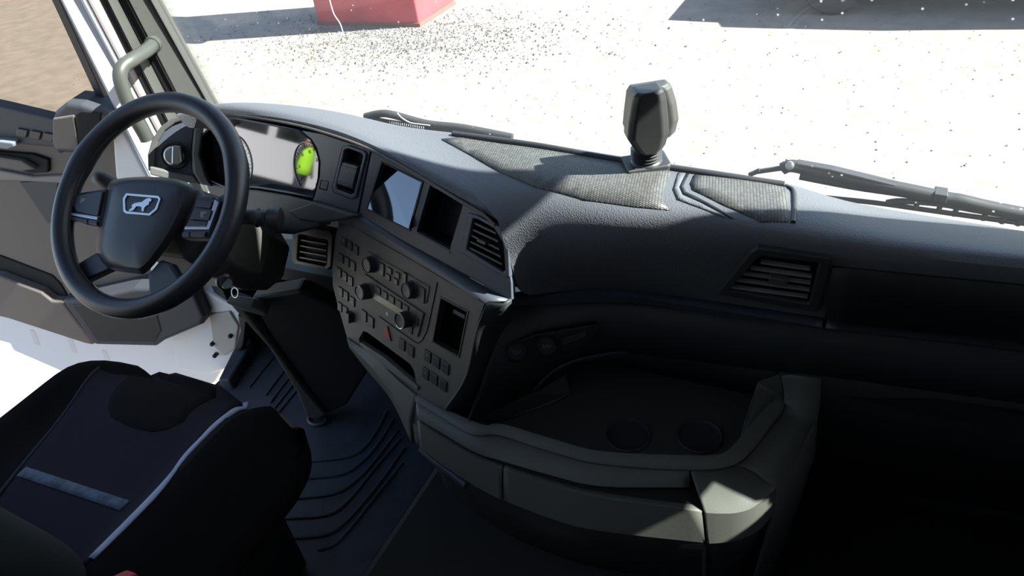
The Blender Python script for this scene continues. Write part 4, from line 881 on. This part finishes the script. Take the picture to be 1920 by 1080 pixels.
# ------------------------------------------------------------------ device on the dashboard top
dv0 = ontop(1212, 313)
dev = thing('dash_camera', 'black two shell camera on a ribbed bellows neck on the dashboard', 'dash camera', dv0)
fxv = Vector((.86, .51, 0)); fyv = Vector((-.51, .86, 0))   # width axis, depth axis (towards the windscreen)
def dpt(x, y, z): return dv0 + fxv*x + fyv*y + Vector((0, 0, z*.87))
slab('base_pad', [dpt(x, y, .013) for x, y in ((-.036, -.026), (.030, -.026), (.036, -.02), (.036, .03), (-.036, .03))], (0, 0, -1), .013, PLA, dev, .003, 3)
prf = [(.026, .010)]
for k_ in range(5): prf += [(.0255, .013+k_*.0052), (.021, .0156+k_*.0052)]
prf += [(.020, .044)]
lathe('bellows', dpt(0, .0, 0), (0.02, 0, 1), prf, BTN, dev, sides=28, sharp=80)
def shell(name, lev, y0, y1, ch, material):
    V = []; F = []
    for (z_, xl, xr) in lev:
        for x, y in ((xl, y1), (xl, y0+ch), (xl+ch*.9, y0), (xr-ch*1.4, y0), (xr, y0+ch*1.3), (xr, y1)): V.append(dpt(x, y, z_))
    n_ = 6
    for a in range(len(lev)-1):
        for i in range(n_): F.append((a*n_+i, a*n_+(i+1) % n_, (a+1)*n_+(i+1) % n_, (a+1)*n_+i))
    F += [tuple(range(n_)), tuple((len(lev)-1)*n_+i for i in range(n_))]
    return mk(name, V, F, material, dev, bevel=.003, seg=3)
DEVM = mat('device_plastic', (.020, .020, .020), .38)
shell('front_shell', [(.043, -.016, .020), (.054, -.024, .027), (.076, -.034, .032), (.105, -.031, .031), (.142, -.025, .028), (.154, -.022, .025), (.160, -.017, .020)], -.034, .006, .009, DEVM)
shell('rear_shell', [(.044, -.012, .042), (.054, -.024, .053), (.078, -.030, .058), (.112, -.026, .054), (.140, -.022, .047), (.150, -.016, .040)], .006, .034, .008, mat('device_plastic_grey', (.05, .05, .048), .42))
# ------------------------------------------------------------------ wipers outside the windscreen
def wiper(label, arm, blade, links, Yd, loc, rad=.010):
    t = thing('wiper', label, 'wiper', loc)
    tube('arm', [P(x, y, Y=Yd) for x, y in arm], rad, mat('wiper_black', (.035, .035, .036), .45), t, k=4, sides=8)
    tube('blade', [P(x, y, Y=Yd-.005) for x, y in blade], .006, SEAL, t, k=4, sides=8, flat=1.8)
    for a, b_ in links: tube('link', [P(*a, Y=Yd), P(*b_, Y=Yd)], .005, MATS['wiper_black'], t, k=1, sides=6)
    return t
w1 = wiper('wiper arm with coil spring beyond the left end of the dash tray', [(686, 219), (715, 213), (740, 216), (800, 232), (868, 240), (960, 258)], [(700, 226), (760, 236), (840, 243), (960, 262)], [((735, 226), (740, 234))], .62, P(690, 225, Y=.62))
sp0, sp1 = P(732, 230, Y=.615), P(800, 240, Y=.615)
tube('coil_spring', [sp0.lerp(sp1, i/120)+Vector((0, math.cos(i*.9)*.007, math.sin(i*.9)*.007)) for i in range(121)], .0016, CHR, w1, k=1, sides=5)
tube('wire', [P(x, y, Y=.60) for x, y in ((745, 212), (755, 222), (770, 230), (790, 233), (806, 235))], .0012, WTX, w1, k=4, sides=5)
w2 = wiper('long wiper arm lying beyond the right half of the windscreen', [(1468, 316), (1484, 311), (1520, 318), (1600, 336), (1700, 356), (1775, 372), (1800, 376), (1850, 388), (1920, 402)], [(1500, 328), (1600, 347), (1690, 360), (1760, 371)], [((1420, 322), (1470, 314)), ((1405, 328), (1425, 319)), ((1432, 320), (1476, 314))], .60, P(1484, 320, Y=.60), .013)
lathe('pivot_pin', P(1482, 309, Y=.595), (0, -1, .3), [(.008, -.01), (.008, .012), (.005, .014), (0, .014)], CHR, w2, sides=16)
slab('arm_cover', [P(x, y, Y=.59) for x, y in ((1492, 306), (1560, 318), (1690, 350), (1698, 357), (1640, 352), (1560, 340), (1494, 326))], (0, 1, 0), .02, MATS['wiper_black'], w2, .003)
slab('arm_clip', [P(x, y, Y=.585) for x, y in ((1752, 363), (1778, 367), (1774, 382), (1748, 377))], (0, 1, 0), .03, MATS['wiper_black'], w2, .002)
w3 = thing('wiper', 'jointed wiper blade frame with open links at the right windscreen edge', 'wiper', P(1700, 395, Y=.60))
tube('blade', [P(x, y, Y=.60) for x, y in ((1545, 370), (1640, 380), (1740, 394), (1840, 408), (1960, 424))], .005, SEAL, w3, k=4, sides=8)
tube('bridge', [P(x, y, Y=.60) for x, y in ((1662, 380), (1690, 377), (1760, 382), (1830, 394), (1880, 402), (1960, 412))], .006, MATS['wiper_black'], w3, k=4, sides=8)
for x, y in ((1722, 381), (1765, 386), (1795, 392), (1850, 400), (1885, 406), (1915, 410)): tube('link', [P(x, y-3, Y=.60), P(x-8, y+12, Y=.60)], .005, MATS['wiper_black'], w3, k=1, sides=6)
crk = tube('window_crack', [P(x, y, Y=.60) for x, y in ((612, -20), (618, 0), (626, 26), (638, 45), (645, 68))], .0011, WTX, None, k=4, sides=5)
crk.parent = wsr; tag(crk, 'thin white crack line in the windscreen')
# ------------------------------------------------------------------ people and vehicles outside the open driver door (seen in the instrument glass)
def reflect_at(x, y, dist):
    p = cpl.at(x, y); d = ray(x, y).normalized(); d = d - cpl.n*(2*d.dot(cpl.n)); return p + d*dist
pc = reflect_at(568, 315, 15.8); pz = GZ
man = thing('person', 'person in a lime safety vest and dark trousers standing in the yard', 'person', (pc.x, pc.y, pz))
J = [(0, 0, .98), (0, 0, 1.15), (0, 0, 1.35), (0, 0, 1.47), (0, 0, 1.56), (0, 0.01, 1.70), (.10, 0, .92), (.11, .01, .50), (.11, 0, .09), (.11, -.13, .04), (-.10, 0, .92), (-.11, .01, .50), (-.11, 0, .09), (-.11, -.13, .04),
     (.20, 0, 1.42), (.27, .02, 1.13), (.28, -.05, .90), (.28, -.08, .80), (-.20, 0, 1.42), (-.27, .02, 1.13), (-.28, -.05, .90), (-.28, -.08, .80)]
Ed = [(0, 1), (1, 2), (2, 3), (3, 4), (4, 5), (0, 6), (6, 7), (7, 8), (8, 9), (0, 10), (10, 11), (11, 12), (12, 13), (3, 14), (14, 15), (15, 16), (16, 17), (3, 18), (18, 19), (19, 20), (20, 21)]
rd = [.14, .13, .15, .11, .055, .095, .095, .065, .045, .04, .095, .065, .045, .04, .065, .048, .036, .03, .065, .048, .036, .03]
rot = Matrix.Rotation(math.atan2(-pc.x-.6, pc.y)*0 + R(60), 3, 'Z')
me = bpy.data.meshes.new('body'); me.from_pydata([rot @ Vector(j) for j in J], Ed, []); bo = bpy.data.objects.new('body', me); COL.objects.link(bo); bo.parent = man
bo.modifiers.new('skin', 'SKIN'); me.skin_vertices or None
for i, v in enumerate(me.skin_vertices[0].data): v.radius = (rd[i], rd[i]); v.use_root = (i == 0)
sb = bo.modifiers.new('sub', 'SUBSURF'); sb.levels = 1; sb.render_levels = 1
pm = bpy.data.materials.new('clothing'); pm.use_nodes = True; t = pm.node_tree; bs = t.nodes['Principled BSDF']
tc = t.nodes.new('ShaderNodeTexCoord'); sx = t.nodes.new('ShaderNodeSeparateXYZ'); t.links.new(tc.outputs['Object'], sx.inputs[0]); rp_ = t.nodes.new('ShaderNodeValToRGB'); rp_.color_ramp.interpolation = 'CONSTANT'
mp_ = t.nodes.new('ShaderNodeMath'); mp_.operation = 'DIVIDE'; mp_.inputs[1].default_value = 2.0; t.links.new(sx.outputs['Z'], mp_.inputs[0]); t.links.new(mp_.outputs[0], rp_.inputs[0])
cr_ = rp_.color_ramp; cr_.elements[0].position = 0; cr_.elements[0].color = (.02, .02, .025, 1); cr_.elements[1].position = .045; cr_.elements[1].color = (.03, .035, .05, 1)
for p_, c_2 in ((.47, (.03, .03, .035, 1)), (.765, (.45, .28, .20, 1)), (.86, (.05, .035, .025, 1))): e_ = cr_.elements.new(p_); e_.color = c_2
t.links.new(rp_.outputs[0], bs.inputs['Base Color']); bs.inputs['Roughness'].default_value = .8; me.materials.append(pm)
LIME = mat('lime_vest', (.42, .85, .03), .7); V = []; F = []
for (z_, a_, b_) in ((.88, .205, .165), (1.05, .19, .155), (1.25, .205, .165), (1.40, .20, .14), (1.50, .10, .10)):
    V += [Vector((pc.x, pc.y, pz)) + rot @ Vector((a_*math.cos(q), b_*math.sin(q), z_)) for q in [2*math.pi*i/20 for i in range(20)]]
for a in range(4):
    for i in range(20): F.append((a*20+i, a*20+(i+1) % 20, (a+1)*20+(i+1) % 20, (a+1)*20+i))
mkface('safety_vest', V, F, LIME, man, smooth=True, solid=.006)
vc = reflect_at(500, 305, 19.0)
van = thing('white_van', 'white van parked behind the person outside the driver door', 'van', (vc.x, vc.y, GZ))
vx, vy = Vector((-.25, .97, 0)), Vector((.97, .25, 0))
def vp(a, b_, c): return Vector((vc.x, vc.y, GZ)) + vx*a + vy*b_ + Vector((0, 0, c))
bodyp = [(-2.6, .35), (-2.6, 2.2), (1.2, 2.25), (1.9, 1.35), (2.6, 1.15), (2.65, .35)]
slab('van_body', [vp(a, 1.0, c) for a, c in bodyp], -vy, 2.0, mat('van_white', (.5, .5, .52), .4), van, .05)
slab('side_window', [vp(a, 1.012, c) for a, c in ((.2, 1.4), (.2, 2.05), (1.1, 2.05), (1.6, 1.4))], -vy, .02, CGL, van, .005)
slab('side_window', [vp(a, 1.012, c) for a, c in ((-1.4, 1.4), (-1.4, 2.05), (0, 2.05), (0, 1.4))], -vy, .02, CGL, van, .005)
for a in (-1.7, 1.7):
    for b_ in (.93, -.93): lathe('wheel', vp(a, b_, .34), vy, [(.2, -.1), (.33, -.09), (.34, 0), (.33, .09), (.2, .1)], TYRE, van, sides=28)
